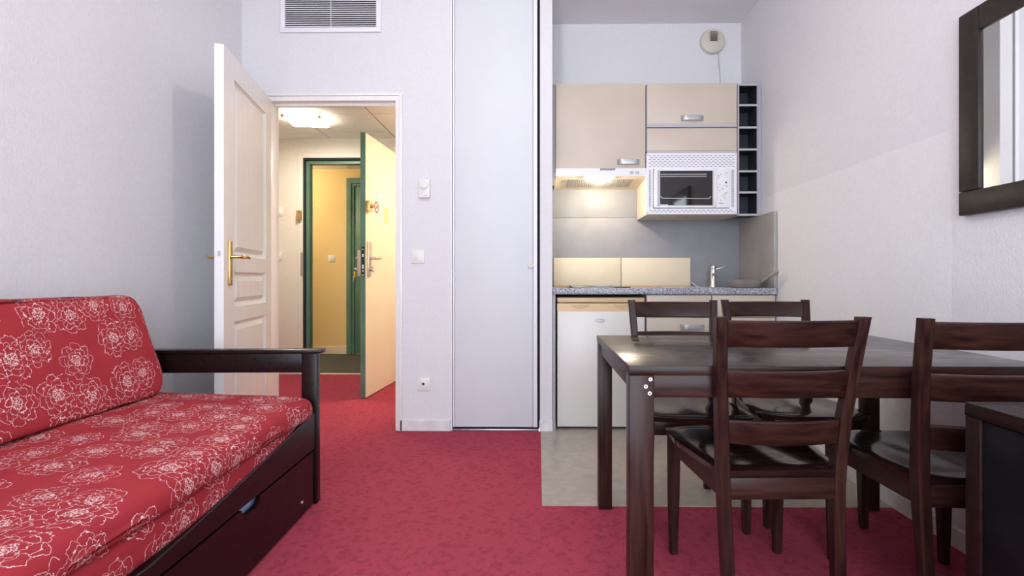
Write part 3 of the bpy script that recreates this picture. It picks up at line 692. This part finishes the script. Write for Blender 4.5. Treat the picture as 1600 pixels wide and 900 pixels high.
# carcass panels of the base
pp = B().box(KX0, 0.112, YW + 0.012, YB - 0.011, 0.003, 0.866).build('kitchen_side_panel', 'carcass')
tag(pp, 'narrow grey upright panel between the pillar and the fridge', 'panel')
def pull(parent, of, x, y, z, w=0.15):
    h = B(of)
    n = 10; rings = []
    for k in range(n + 1):
        u = -1 + 2 * k / n
        d = 0.024 * (1 - abs(u) ** 5)
        rings.append([(x + u * w / 2, y - d - 0.005, z - 0.016), (x + u * w / 2, y - d - 0.007, z + 0.0), (x + u * w / 2, y - d - 0.005, z + 0.016), (x + u * w / 2, y - d + 0.001, z + 0.013), (x + u * w / 2, y - d + 0.001, z - 0.013)])
    h.loft(rings); return h.build('handle', 'handle', parent, smooth=50)
for i, (a, b_, l) in enumerate(((0.690, 1.098, 'beige drawer unit beside the fridge under the worktop'), (1.101, 1.500, 'beige drawer unit in the corner by the right wall'))):
    of = ((a + b_) / 2, 3.55, 0)
    u = thing('base_cabinet', l, 'cabinet', of, 0, 'beige base cabinets')
    bx('body', 'carcass', u, of, a, b_, YW + 0.025, YB - 0.011, 0.10, 0.866)
    bx('plinth', 'carcass', u, of, a, b_, YW + 0.06, YW + 0.08, 0.004, 0.099)
    for z0, z1, hz in ((0.722, 0.861, None), (0.42, 0.718, 0.662), (0.105, 0.416, 0.36)):
        f = bx('drawer_front', 'beige', u, of, a + 0.002, b_ - 0.002, YW + 0.006, YW + 0.024, z0, z1, bev=0.0015)
        if hz: pull(f, of, (a + b_) / 2 + 0.082 if i == 0 else (a + b_) / 2, YW + 0.007, hz)
# wall cabinets
UY = 3.52
of = (0.42, UY, 1.7)
u = thing('wall_cabinet', 'tall beige wall cabinet above the cooker hood', 'cabinet', of)
bx('body', 'carcass', u, of, 0.097, 0.732, UY + 0.02, YB - 0.001, 1.712, 2.286)
f = bx('door', 'beige', u, of, 0.120, 0.728, UY, UY + 0.019, 1.704, 2.289, bev=0.0015)
pull(f, of, 0.612, UY, 1.756)
bx('side_strip', 'carcass', u, of, 0.097, 0.116, UY + 0.0, UY + 0.0195, 1.60, 2.286)
of = (1.04, UY, 1.83)
u = thing('wall_cabinet', 'beige flap cabinet above the microwave', 'cabinet', of)
bx('body', 'carcass', u, of, 0.735, 1.346, UY + 0.02, YB - 0.001, 1.83, 2.283)
f = bx('flap_door', 'beige', u, of, 0.740, 1.344, UY, UY + 0.019, 2.016, 2.287, bev=0.0015)
bx('grip_strip', 'carcass_light', f, of, 0.740, 1.344, UY - 0.001, UY + 0.019, 1.992, 2.0155)
pull(f, of, 1.043, UY, 2.05)
f = bx('filler_panel', 'beige', u, of, 0.740, 1.344, UY, UY + 0.019, 1.832, 1.984, bev=0.0015)
bx('lower_strip', 'carcass_light', u, of, 0.740, 1.344, UY + 0.002, UY + 0.019, 1.818, 1.8315)
of = (1.43, UY, 1.39)
u = thing('bottle_rack', 'narrow grey open rack of six square cells beside the microwave', 'rack', of)
bx('side_panel', 'carcass', u, of, 1.349, 1.360, UY, YB - 0.011, 1.392, 2.283)
bx('side_panel', 'carcass', u, of, 1.480, 1.507, UY, YB - 0.011, 1.392, 2.283)
bx('back_panel', 'wine_dark', u, of, 1.36, 1.48, UY + 0.15, UY + 0.16, 1.40, 2.275)
zz = [1.392, 1.543, 1.686, 1.833, 1.982, 2.133, 2.271]
for z in zz:
    sh = bx('shelf', 'wine_dark', u, of, 1.360, 1.480, UY + 0.006, UY + 0.15, z, z + 0.013)
    bx('front_edge', 'carcass_light', sh, of, 1.360, 1.480, UY + 0.002, UY + 0.006, z, z + 0.013)
for k in range(6):
    bx('cell_lining', 'wine_dark', u, of, 1.3602, 1.3622, UY + 0.006, UY + 0.149, zz[k] + 0.013, zz[k + 1])
    bx('cell_lining', 'wine_dark', u, of, 1.4778, 1.4798, UY + 0.006, UY + 0.149, zz[k] + 0.013, zz[k + 1])
# cooker hood
of = (0.42, UY, 1.62)
hd = thing('cooker_hood', 'white slim cooker hood with lit lamp above the hob', 'hood', of)
B(of).prism([(UY - 0.004, 1.661), (UY - 0.004, 1.70), (UY + 0.03, 1.7035), (YB - 0.011, 1.7035), (YB - 0.011, 1.63), (YB - 0.02, 1.63), (YB - 0.02, 1.69), (UY + 0.01, 1.69), (UY + 0.01, 1.661)], 'x', 0.120, 0.7335).build('body', 'white', hd)
# the underside: a shallow tray open below, closed by a filter of thin bars
B(of).prism([(UY + 0.01, 1.661), (UY + 0.01, 1.667), (YB - 0.02, 1.636), (YB - 0.02, 1.63)], 'x', 0.122, 0.732).build('underside', 'tile_beige', hd)
def under(y): return 1.661 - (y - UY - 0.01) / (YB - 0.03 - UY) * 0.031
bars = B(of)
for k in range(34):
    xx = 0.20 + k * 0.0137
    y0, y1 = UY + 0.075, UY + 0.26
    bars.prism([(y0, under(y0)), (y1, under(y1)), (y1, under(y1) - 0.007), (y0, under(y0) - 0.007)], 'x', xx, xx + 0.0045)
o = bars.build('filter_bars', 'carcass', hd); o['kind'] = 'stuff'
B(of).box(0.335, 0.505, UY + 0.012, UY + 0.062, 1.636, 1.661, bev=0.003).build('lamp_cover', 'hood_glass', hd)
sl = B(of)
for k in range(10): sl.prism([(0.420 + k * 0.0105, 1.7001), (0.426 + k * 0.0105, 1.7001), (0.432 + k * 0.0105, 1.7135), (0.426 + k * 0.0105, 1.7135)], 'y', UY - 0.0055, UY - 0.003)
o = sl.build('vent_slots', 'black', hd); o['kind'] = 'stuff'
bx('slot_strip', 'white', hd, of, 0.120, 0.7335, UY - 0.003, UY + 0.0, 1.7, 1.7145)
for xx in (0.635, 0.672): bx('rocker_switch', 'plastic_grey', hd, of, xx - 0.012, xx + 0.012, UY - 0.008, UY - 0.003, 1.675, 1.693, bev=0.001)
bulb('hood_bulb', (0.42, UY + 0.050, 1.616), 7.5, (1.0, 0.85, 0.62), 0.016)
# microwave with its perforated built-in frame
of = (1.04, UY, 1.40)
hs = thing('microwave_housing', 'beige open box holding the microwave below the flap cabinet', 'cabinet', of)
bx('side_panel', 'beige', hs, of, 0.735, 0.750, UY + 0.005, YB - 0.011, 1.400, 1.817)
bx('side_panel', 'beige', hs, of, 1.332, 1.347, UY + 0.005, YB - 0.011, 1.400, 1.817)
bx('bottom_panel', 'beige', hs, of, 0.750, 1.332, UY + 0.005, YB - 0.011, 1.400, 1.415)
bx('back_panel', 'carcass', hs, of, 0.750, 1.332, YB - 0.03, YB - 0.012, 1.415, 1.817)
mw = thing('microwave', 'white built in microwave with perforated surround and dark glass door', 'microwave', of)
fy0, fy1 = UY - 0.012, UY + 0.004
ox0, ox1, oz0, oz1 = 0.777, 1.288, 1.440, 1.706
sx0, sx1, sz0, sz1 = 0.733, 1.338, 1.402, 1.814
for q in ((sx0, sx1, oz1, sz1), (sx0, sx1, sz0, oz0), (sx0, ox0, oz0, oz1), (ox1, sx1, oz0, oz1)):
    bx('surround', 'vent', mw, of, q[0], q[1], fy0, fy1, q[2], q[3])
bx('body', 'white', mw, of, ox0 + 0.002, ox1 - 0.002, UY + 0.006, YB - 0.06, 1.4155, oz1)
sl = B(of)
def slot(x, z, w, h): sl.box(x - w / 2, x + w / 2, fy0 - 0.0006, fy0 + 0.001, z - h / 2, z + h / 2)
for r_ in range(7):
    for k in range(20 - (r_ % 2)): slot(0.756 + k * 0.0294 + (0.0147 if r_ % 2 else 0), 1.795 - r_ * 0.0122, 0.017, 0.0045)
for r_ in range(2):
    for k in range(19): slot(0.760 + k * 0.0298 + (0.0149 if r_ % 2 else 0), 1.426 - r_ * 0.009, 0.016, 0.0042)
for k in range(35):
    slot(0.757, 1.452 + k * 0.0072, 0.015, 0.0036); slot(1.312, 1.452 + k * 0.0072, 0.019, 0.0036)
o = sl.build('vent_slots', 'ink', mw); o['kind'] = 'stuff'
for xx in (sx0 + 0.008, sx1 - 0.008):
    for z in (sz0 + 0.01, sz1 - 0.01): B(of).cyl((xx, fy0 - 0.002, z), (xx, fy0 + 0.001, z), 0.0042, n=10).build('screw', 'plastic_grey', mw)
my = UY - 0.018
md = bx('door', 'white', mw, of, ox0 + 0.004, 1.192, my - 0.012, UY + 0.006, oz0 + 0.003, oz1 - 0.003, bev=0.003)
bx('door_glass', 'glass_black', md, of, 0.820, 1.170, my - 0.0135, my - 0.010, 1.458, 1.690)
bx('hinge_strip', 'carcass_light', md, of, 0.803, 0.817, my - 0.016, my - 0.010, 1.452, 1.694, bev=0.002)
for z in (1.664, 1.650): bx('trim_line', 'plastic_grey', md, of, 0.823, 1.13, my - 0.0142, my - 0.013, z, z + 0.005)
B(of).tube([(0.822, my - 0.0145, 1.521), (0.836, my - 0.0145, 1.506), (1.145, my - 0.0145, 1.502), (1.160, my - 0.0145, 1.518)], 0.0022, 6).build('printed_line', 'plastic', md)
bx('door_label', 'white', md, of, 0.818, 0.872, my - 0.0145, my - 0.013, 1.459, 1.464)
h = B(of); rings = []
for k in range(11):
    u = k / 10; z = 1.452 + 0.243 * u; d = 0.020 * (1 - abs(2 * u - 1) ** 6)
    rings.append([(1.172, my - 0.012 - d, z), (1.180, my - 0.017 - d, z), (1.192, my - 0.014 - d, z), (1.192, my - 0.008 - d, z), (1.172, my - 0.008 - d, z)])
h.loft(rings).build('door_handle', 'plastic', md, smooth=50)
cp = bx('control_panel', 'vent', mw, of, 1.195, ox1 - 0.003, my - 0.010, UY + 0.006, oz0 + 0.003, oz1 - 0.003, bev=0.002)
B(of).cyl((1.262, my - 0.013, 1.612), (1.262, my - 0.009, 1.612), 0.0055, n=14).build('indicator', 'black', cp)
pr = B(of); rnd = random.Random(3)
for (x, z, w, h_) in ((1.208, 1.652, 0.008, 0.008), (1.222, 1.664, 0.010, 0.004), (1.206, 1.638, 0.009, 0.004), (1.258, 1.672, 0.012, 0.003)): pr.box(x, x + w, my - 0.0106, my - 0.0095, z, z + h_)
pr.box(1.213, 1.243, my - 0.0106, my - 0.0095, 1.470, 1.475)
pr.build('bold_marks', 'ink', cp)
pr = B(of)
for k in range(30):
    x, z = rnd.uniform(1.203, 1.262), rnd.uniform(1.485, 1.60)
    pr.box(x, x + rnd.uniform(0.004, 0.016), my - 0.0106, my - 0.0095, z, z + 0.0022)
o = pr.build('faint_print', 'ink_faint', cp); o['kind'] = 'stuff'

# ------------------------------------------------------------------ mirror on the right wall
my0, my1, mz0, mz1, mw_ = 1.16, 1.848, 1.184, 1.884, 0.082
mr_ = thing('wall_mirror', 'dark brown framed mirror hanging on the right wall', 'mirror', (XR, (my0 + my1) / 2, mz0)); of = (XR, (my0 + my1) / 2, mz0)
fx0, fx1 = XR - 0.028, XR - 0.001
bx('frame_side', 'mirror_frame', mr_, of, fx0, fx1, my1 - mw_, my1, mz0 + mw_ + 0.001, mz1, bev=0.003)
bx('frame_side', 'mirror_frame', mr_, of, fx0, fx1, my0, my0 + mw_, mz0 + mw_ + 0.001, mz1, bev=0.003)
bx('frame_side', 'mirror_frame', mr_, of, fx0, fx1, my0, my1, mz0, mz0 + mw_ - 0.001, bev=0.003)
bx('frame_side', 'mirror_frame', mr_, of, fx0, fx1, my0 + mw_ + 0.001, my1 - mw_ - 0.001, mz1 - mw_, mz1, bev=0.003)
bx('mirror_glass', 'mirror', mr_, of, XR - 0.018, XR - 0.010, my0 + mw_ - 0.008, my1 - mw_ + 0.008, mz0 + mw_ - 0.008, mz1 - mw_ + 0.008)

# ------------------------------------------------------------------ dining table
TX0, TX1, TY0, TY1, TZ = 0.252, 1.418, 1.437, 2.225, 0.722
of = ((TX0 + TX1) / 2, (TY0 + TY1) / 2, 0)
tb = thing('dining_table', 'dark lacquered rectangular dining table with worn top', 'table', of)
tt = bx('tabletop', 'table_top', tb, of, TX0, TX1, TY0, TY1, TZ - 0.027, TZ, bev=0.0025)
tt.data.materials.append(M['wood_h'])
for p_ in tt.data.polygons:
    if abs(p_.normal.z) < 0.5: p_.material_index = 1
lg = {}
LW = 0.068
for sx in (0, 1):
    for sy in (0, 1):
        w_ = (LW if sx == 0 else 0.042) if sy == 0 else 0.056
        x0 = TX0 + 0.002 if sx == 0 else TX1 - 0.002 - w_
        y0 = TY0 + 0.004 if sy == 0 else TY1 - 0.004 - 0.056
        l = bx('leg', 'wood_v', tb, of, x0, x0 + w_, y0, y0 + 0.056, 0.003 if sy else 0.0, TZ - 0.0275, bev=0.0025)
        lg[sx, sy] = l
for (xx, zz_) in ((TX0 + 0.060, 0.684), (TX0 + 0.047, 0.664), (TX0 + 0.058, 0.645)):
    s = B(of).cyl((xx, TY0 + 0.005, zz_), (xx, TY0 + 0.001, zz_), 0.0060, 0.0052, 14, bev=0.001).build('screw', 'screw', lg[0, 0], smooth=40)
    B(of).cyl((xx, TY0 + 0.0015, zz_), (xx, TY0 + 0.0006, zz_), 0.0024, n=6).build('hex_socket', 'black', s)
bx('apron', 'wood_h', tb, of, TX0 + 0.071, TX1 - 0.045, TY0 + 0.010, TY0 + 0.030, 0.632, TZ - 0.0275, bev=0.001)
bx('apron', 'wood_h', tb, of, TX0 + 0.06, TX1 - 0.06, TY1 - 0.030, TY1 - 0.010, 0.632, TZ - 0.0275, bev=0.001)
bx('apron', 'wood_y', tb, of, TX0 + 0.008, TX0 + 0.028, TY0 + 0.061, TY1 - 0.061, 0.652, TZ - 0.0275, bev=0.001)
bx('apron', 'wood_y', tb, of, TX1 - 0.028, TX1 - 0.008, TY0 + 0.061, TY1 - 0.061, 0.652, TZ - 0.0275, bev=0.001)

# ------------------------------------------------------------------ ladder-back chairs (local: +y is the sitter's front)
def make_chair(label):
    t = thing('dining_chair', label, 'chair', (0, 0, 0), 0, 'ladder-back chairs around the dining table')
    prof = [(0.0, -0.222, 0.150), (0.12, -0.212, 0.151), (0.26, -0.200, 0.154), (0.40, -0.193, 0.158), (0.46, -0.195, 0.161), (0.58, -0.207, 0.168), (0.72, -0.230, 0.180), (0.80, -0.246, 0.185), (0.862, -0.259, 0.189)]
    def at(z):
        for (z0, y0, x0), (z1, y1, x1) in zip(prof, prof[1:]):
            if z <= z1: u = (z - z0) / (z1 - z0); return y0 + (y1 - y0) * u, x0 + (x1 - x0) * u
        return prof[-1][1:]
    for s in (-1, 1):
        p = B(); rings = []
        for i, (z, y, x) in enumerate(prof):
            w = 0.0155; d = 0.016 + 0.006 * math.exp(-((z - 0.42) / 0.2) ** 2)
            cx_ = s * x; tw = 0.004
            rings.append([(cx_ - w, y - d + tw, z), (cx_ - w + tw, y - d, z), (cx_ + w - tw, y - d, z), (cx_ + w, y - d + tw, z), (cx_ + w, y + d - tw, z), (cx_ + w - tw, y + d, z), (cx_ - w + tw, y + d, z), (cx_ - w, y + d - tw, z)])
        p.loft(rings); p.build('back_post', 'wood_v', t, smooth=35)
        l = B(); rings = []
        for z, h_ in ((0.0, 0.013), (0.2, 0.0165), (0.419, 0.020)):
            cx_, cy_ = s * (0.181 + (0.419 - z) * 0.006), 0.197
            rings.append([(cx_ - h_, cy_ - h_, z), (cx_ + h_, cy_ - h_, z), (cx_ + h_, cy_ + h_, z), (cx_ - h_, cy_ + h_, z)])
        l.loft(rings); bmesh.ops.bevel(l.bm, geom=[e for e in l.bm.edges if abs(e.verts[0].co.z - e.verts[1].co.z) > 0.1], offset=0.004, segments=2, affect='EDGES')
        l.build('front_leg', 'wood_v', t, smooth=35)
    for z0, z1 in ((0.782, 0.853), (0.644, 0.716), (0.512, 0.578)):
        zm = (z0 + z1) / 2; N = 12; s_ = B(); rings = []
        for k in range(N + 1):
            u = -1 + 2 * k / N
            bow = -0.026 * (1 - u * u)
            ring = []
            for z, e in ((z0, 0), (z0 + 0.004, 1), (z1 - 0.004, 1), (z1, 0)):
                y, x = at(z); ring.append(((x - 0.012) * u, y + bow - 0.005 - 0.003 * e, z))
            for z, e in ((z1, 0), (z1 - 0.004, 1), (z0 + 0.004, 1), (z0, 0)):
                y, x = at(z); ring.append(((x - 0.012) * u, y + bow + 0.005 + 0.003 * e, z))
            rings.append(ring)
        s_.loft(rings); s_.build('back_slat', 'wood_h', t, smooth=35)
    # scooped seat
    st = B(); N, K = 22, 18
    def half(v):   # v 0 rear .. 1 front
        return 0.171 + 0.043 * min(1, v * 1.6)
    def outline(u, v):
        y = -0.205 + 0.440 * v - 0.030 * max(0, v - 0.85) / 0.15 * (u * u) ** 1.5
        return u * half(v) * (1 - 0.03 * max(0, v - 0.9) / 0.1), y
    topv, botv = [], []
    for i in range(K + 1):
        rt, rb_ = [], []
        for j in range(N + 1):
            u, v = -1 + 2 * j / N, i / K
            x, y = outline(u, v)
            edge = min(1 - abs(u), v * 1.2, (1 - v) * 1.2)
            sc = 0.010 * math.exp(-((abs(u) - 0.45) / 0.33) ** 2) * math.exp(-((v - 0.42) / 0.33) ** 2) * min(1, edge * 6)
            rt.append(st.bm.verts.new((x, y, 0.441 - sc - 0.004 * (1 - min(1, edge * 14)))))
            rb_.append(st.bm.verts.new((x * 0.985, y * 0.985, 0.4195)))
        topv.append(rt); botv.append(rb_)
    for i in range(K):
        for j in range(N):
            st.bm.faces.new((topv[i][j], topv[i][j + 1], topv[i + 1][j + 1], topv[i + 1][j]))
            st.bm.faces.new((botv[i][j], botv[i + 1][j], botv[i + 1][j + 1], botv[i][j + 1]))
    for i in range(K):
        st.bm.faces.new((topv[i][0], topv[i + 1][0], botv[i + 1][0], botv[i][0])); st.bm.faces.new((topv[i][N], botv[i][N], botv[i + 1][N], topv[i + 1][N]))
    for j in range(N):
        st.bm.faces.new((topv[0][j], botv[0][j], botv[0][j + 1], topv[0][j + 1])); st.bm.faces.new((topv[K][j], topv[K][j + 1], botv[K][j + 1], botv[K][j]))
    st.build('seat', 'seat_wood', t, smooth=50)
    B().box(-0.145, 0.145, -0.213, -0.195, 0.360, 0.419, bev=0.002).build('seat_rail', 'wood_h', t, smooth=40)
    B().box(-0.163, 0.163, 0.188, 0.206, 0.364, 0.419, bev=0.002).build('seat_rail', 'wood_h', t, smooth=40)
    for s in (-1, 1):
        B().prism([(s * 0.152, -0.178), (s * 0.168, -0.178), (s * 0.192, 0.178), (s * 0.176, 0.178)], 'z', 0.360, 0.419).build('seat_rail', 'wood_y', t)
    return t
ch = make_chair('dark ladder-back chair nearest the viewer, in front of the table')
ch.location = (0.664, 1.636, 0); ch.rotation_euler = (0, 0, R(1.5))
for loc, rz, l in (((1.185, 1.585, 0), R(-2), 'dark ladder-back chair partly hidden behind the low black cabinet'),
                   ((0.616, 2.180, 0.003), R(177), 'dark ladder-back chair at the far side of the table, before the fridge'),
                   ((1.074, 2.215, 0.003), R(179.5), 'dark ladder-back chair at the far side of the table, nearer the right wall')):
    c_ = copy_tree(ch); c_.location = loc; c_.rotation_euler = (0, 0, rz); c_['label'] = l

# ------------------------------------------------------------------ low black cabinet at the right edge
of = (1.235, 0.72, 0)
sb = thing('low_cabinet', 'low black brown cabinet against the right wall in the foreground', 'cabinet', of)
cx0, cx1, cy0, cy1, cz1 = 0.980, 1.485, 0.25, 1.205, 0.68
bx('top_panel', 'cab_wood', sb, of, cx0, cx1, cy0, cy1, cz1 - 0.031, cz1, bev=0.002)
bx('side_panel', 'cab_wood', sb, of, cx0 + 0.001, cx1, cy1 - 0.041, cy1 - 0.001, 0.0, cz1 - 0.0315, bev=0.0015)
bx('side_panel', 'cab_wood', sb, of, cx0 + 0.001, cx1, cy0 + 0.001, cy0 + 0.041, 0.0, cz1 - 0.0315, bev=0.0015)
bx('back_panel', 'cab_black', sb, of, cx1 - 0.02, cx1 - 0.005, cy0 + 0.041, cy1 - 0.041, 0.02, cz1 - 0.0315)
bx('bottom_panel', 'cab_black', sb, of, cx0 + 0.02, cx1 - 0.02, cy0 + 0.041, cy1 - 0.041, 0.05, 0.075)
for a, b_ in ((cy0 + 0.043, (cy0 + cy1) / 2 - 0.002), ((cy0 + cy1) / 2 + 0.002, cy1 - 0.043)):
    bx('door', 'cab_black', sb, of, cx0 + 0.006, cx0 + 0.024, a, b_, 0.052, cz1 - 0.034, bev=0.001)

# ------------------------------------------------------------------ sofa bed
PV = Vector((-0.95, 2.235, 0))
sf = thing('sofa_bed', 'dark wooden sofa bed covered in red peony fabric', 'sofa', PV, R(2.0))
of = PV
SY0, SY1 = 0.215, 2.195       # between the two arms
SXF, SXB = -0.952, -1.80
def arm(y0, y1):
    bx('front_post', 'sofa_wood', sf, of, -1.012, -0.947, y0, y1, 0.0, 0.6445, bev=0.002)
    bx('rear_post', 'sofa_wood', sf, of, -1.80, -1.74, y0, y1, 0.0, 0.6445, bev=0.002)
    bx('arm_rail', 'sofa_wood', sf, of, -1.74, -1.012, y0 + 0.004, y1 - 0.004, 0.562, 0.6445, bev=0.002)
    bx('armrest', 'sofa_wood', sf, of, -1.80, -0.925, y0 - 0.008, y1 + 0.008, 0.645, 0.661, bev=0.003)
    bx('end_panel', 'sofa_wood', sf, of, -1.74, -1.012, y0 + 0.01, y1 - 0.01, 0.10, 0.39, bev=0.002)
arm(2.205, 2.245); arm(0.165, 0.205)
# long front rail, lower in the middle than at the posts
fr_ = B(of); N = 30; rings = []
for k in range(N + 1):
    u = k / N; y = SY0 - 0.01 + (SY1 + 0.01 - SY0 + 0.01) * u
    z = 0.283 + 0.112 * min(1.0, abs(2 * u - 1) / 1.0) ** 1.15
    rings.append([(-0.978, y, 0.242), (-0.952, y, 0.242), (-0.952, y, z - 0.003), (-0.955, y, z), (-0.975, y, z), (-0.978, y, z - 0.003)])
fr_.loft(rings).build('front_rail', 'sofa_wood', sf, smooth=35)
bx('rear_rail', 'sofa_wood', sf, of, -1.80, -1.775, SY0, SY1, 0.15, 0.75, bev=0.002)
bx('slat_base', 'sofa_wood', sf, of, -1.775, -0.980, SY0, SY1, 0.262, 0.276)
# drawer with finger notch
DY0, DY1 = SY0 + 0.02, SY1 - 0.008
nx = [(DY0, 0.012), (DY1, 0.012), (DY1, 0.232), (1.745, 0.232), (1.733, 0.214), (1.722, 0.205), (1.645, 0.205), (1.630, 0.214), (1.620, 0.232), (0.80, 0.232), (0.79, 0.214), (0.78, 0.205), (0.70, 0.205), (0.69, 0.214), (0.68, 0.232), (DY0, 0.232)]
dw = B(of).prism(nx, 'x', -0.972, -0.955).build('drawer_front', 'sofa_wood', sf)
B(of).cyl((-0.956, 2.075, 0.063), (-0.952, 2.075, 0.063), 0.006, n=12).build('screw_cap', 'screw', dw)
bx('drawer_box', 'cab_black', sf, of, -1.70, -0.972, DY0 + 0.02, DY1 - 0.02, 0.03, 0.17)
o = bx('folded_bedding', 'bluecloth', sf, of, -1.6, -0.985, DY0 + 0.05, DY1 - 0.05, 0.171, 0.222, bev=0.01)
o['label'] = 'pale blue bedding showing in the drawer notch'

def cushion(name, prof, y0, y1, rnd, wr, parent, off, uvoff=(0, 0), seed=0):
    """closed profile in (x,z) swept along y with rounded ends; UVs run along the profile and along y"""
    n = len(prof)
    cx_ = sum(p[0] for p in prof) / n; cz_ = sum(p[1] for p in prof) / n
    hth = min(max(p[0] for p in prof) - min(p[0] for p in prof), max(p[1] for p in prof) - min(p[1] for p in prof)) / 2
    al = [0.0]
    for i in range(n): a, b2 = prof[i], prof[(i + 1) % n]; al.append(al[-1] + math.hypot(b2[0] - a[0], b2[1] - a[1]))
    stations = []
    for k in range(7): a = math.pi / 2 * k / 6; stations.append((y0 + rnd * (1 - math.sin(a)), rnd * (1 - math.cos(a))))
    stations = stations[::-1] if False else [(y0 + rnd * (1 - math.cos(math.pi / 2 * k / 6)), rnd * (1 - math.sin(math.pi / 2 * k / 6))) for k in range(7)]
    NM = 70
    mid = [(y0 + rnd + (y1 - y0 - 2 * rnd) * k / NM, 0.0) for k in range(1, NM)]
    ends = [(y1 - (q[0] - y0), q[1]) for q in stations][::-1]
    stn = stations + mid + ends
    verts, uvs = [], []
    rg = random.Random(seed)
    ph = [rg.uniform(0, 6.28) for _ in range(6)]
    nrm = []
    for i in range(n):
        a, b2 = prof[i - 1], prof[(i + 1) % n]
        d = (b2[0] - a[0], b2[1] - a[1]); l = math.hypot(*d) or 1
        nrm.append((d[1] / l, -d[0] / l))
    area2 = sum(prof[i][0] * prof[(i + 1) % n][1] - prof[(i + 1) % n][0] * prof[i][1] for i in range(n))
    if area2 < 0: nrm = [(-a, -b2) for a, b2 in nrm]
    for y, ins in stn:
        for i in range(n):
            px, pz = prof[i]; s = al[i]
            wv = wr * (math.sin(9 * y + 5 * s + ph[0]) * 0.5 + math.sin(17 * y - 11 * s + ph[1]) * 0.35 + math.sin(31 * y + 23 * s + ph[2]) * 0.25)
            d = wv * (1 if ins < rnd * 0.5 else 0.3); k_ = ins / hth * 0.8
            # pull the ends in towards the middle of the section
            verts.append((px + nrm[i][0] * d + (cx_ - px) * k_ * 0.35 - off[0], y - off[1], pz + nrm[i][1] * d + (cz_ - pz) * k_ - off[2])); uvs.append((s + uvoff[0], y + uvoff[1]))
    m_ = len(stn); faces = []
    for a in range(m_ - 1):
        for i in range(n): faces.append((a * n + i, a * n + (i + 1) % n, (a + 1) * n + (i + 1) % n, (a + 1) * n + i))
    faces.append(tuple(range(n))[::-1]); faces.append(tuple((m_ - 1) * n + i for i in range(n)))
    me = bpy.data.meshes.new(name); me.from_pydata(verts, [], faces)
    ul = me.uv_layers.new(name='UVMap')
    per = al[n]
    for p in me.polygons:
        ids = [me.loops[li].vertex_index for li in p.loop_indices]
        wrap = len(ids) == 4 and any(v % n == n - 1 for v in ids) and any(v % n == 0 for v in ids)
        for li, v in zip(p.loop_indices, ids):
            if len(ids) > 4:
                ul.data[li].uv = (verts[v][0] + 3.1, verts[v][2] + 1.7)
            else:
                uu, vv = uvs[v]
                if wrap and v % n == 0: uu += per
                ul.data[li].uv = (uu, vv)
        p.use_smooth = True
    me.materials.append(M['peony'])
    bm = bmesh.new(); bm.from_mesh(me); bmesh.ops.recalc_face_normals(bm, faces=bm.faces); bm.to_mesh(me); bm.free()
    o = bpy.data.objects.new(name, me); COL.objects.link(o); o.parent = parent
    return o
def rounded(pts, r, seg=6, sub=0.03):
    """polygon with rounded corners, resampled"""
    out = []; n = len(pts)
    for i in range(n):
        p = Vector(pts[i]).to_2d(); a = Vector(pts[i - 1]).to_2d(); c_ = Vector(pts[(i + 1) % n]).to_2d()
        rr = r[i] if isinstance(r, (list, tuple)) else r
        p0 = p + (a - p).normalized() * rr; p1 = p + (c_ - p).normalized() * rr
        for k in range(seg + 1):
            t_ = k / seg; q = p0 * (1 - t_) ** 2 + p * 2 * t_ * (1 - t_) + p1 * t_ * t_
            out.append((q.x, q.y))
    res = []
    for i in range(len(out)):
        a, b2 = out[i], out[(i + 1) % len(out)]
        d = math.hypot(b2[0] - a[0], b2[1] - a[1]); k = max(1, int(d / sub))
        for j in range(k): res.append((a[0] + (b2[0] - a[0]) * j / k, a[1] + (b2[1] - a[1]) * j / k))
    return res
cushion('seat_mattress', rounded([(-0.945, 0.382), (-0.940, 0.462), (-1.25, 0.482), (-1.60, 0.497), (-1.72, 0.497), (-1.72, 0.382)], [0.025, 0.055, 0.08, 0.05, 0.03, 0.03]), 0.225, 2.195, 0.05, 0.0045, sf, of, (0.1, 0.0), 1)
cushion('lower_mattress', rounded([(-0.982, 0.280), (-0.960, 0.295), (-0.957, 0.381), (-1.72, 0.381), (-1.72, 0.280)], [0.015, 0.02, 0.03, 0.03, 0.03]), 0.215, 2.203, 0.02, 0.0006, sf, of, (0.45, 0.33), 2)
cushion('back_cushion', rounded([(-1.515, 0.498), (-1.615, 0.885), (-1.645, 0.898), (-1.70, 0.898), (-1.765, 0.86), (-1.765, 0.498)], [0.03, 0.035, 0.02, 0.03, 0.04, 0.03]), 0.28, 2.115, 0.06, 0.003, sf, of, (0.8, 0.07), 3)

# ------------------------------------------------------------------ living room ceiling lamp (above the frame)
rl = thing('room_ceiling_lamp', 'round white ceiling lamp in the middle of the living room', 'lamp', (-0.15, 1.75, ZC))
B().lathe([(0.06, -0.001), (0.06, -0.03), (0.015, -0.04), (0.012, -0.09), (0.03, -0.095), (0.03, -0.11)], (0, 0, 0)).build('holder', 'white', rl, smooth=40)
bulb('room_bulb', (-0.15, 1.75, ZC - 0.20), 20, (1.0, 0.94, 0.88), 0.045)
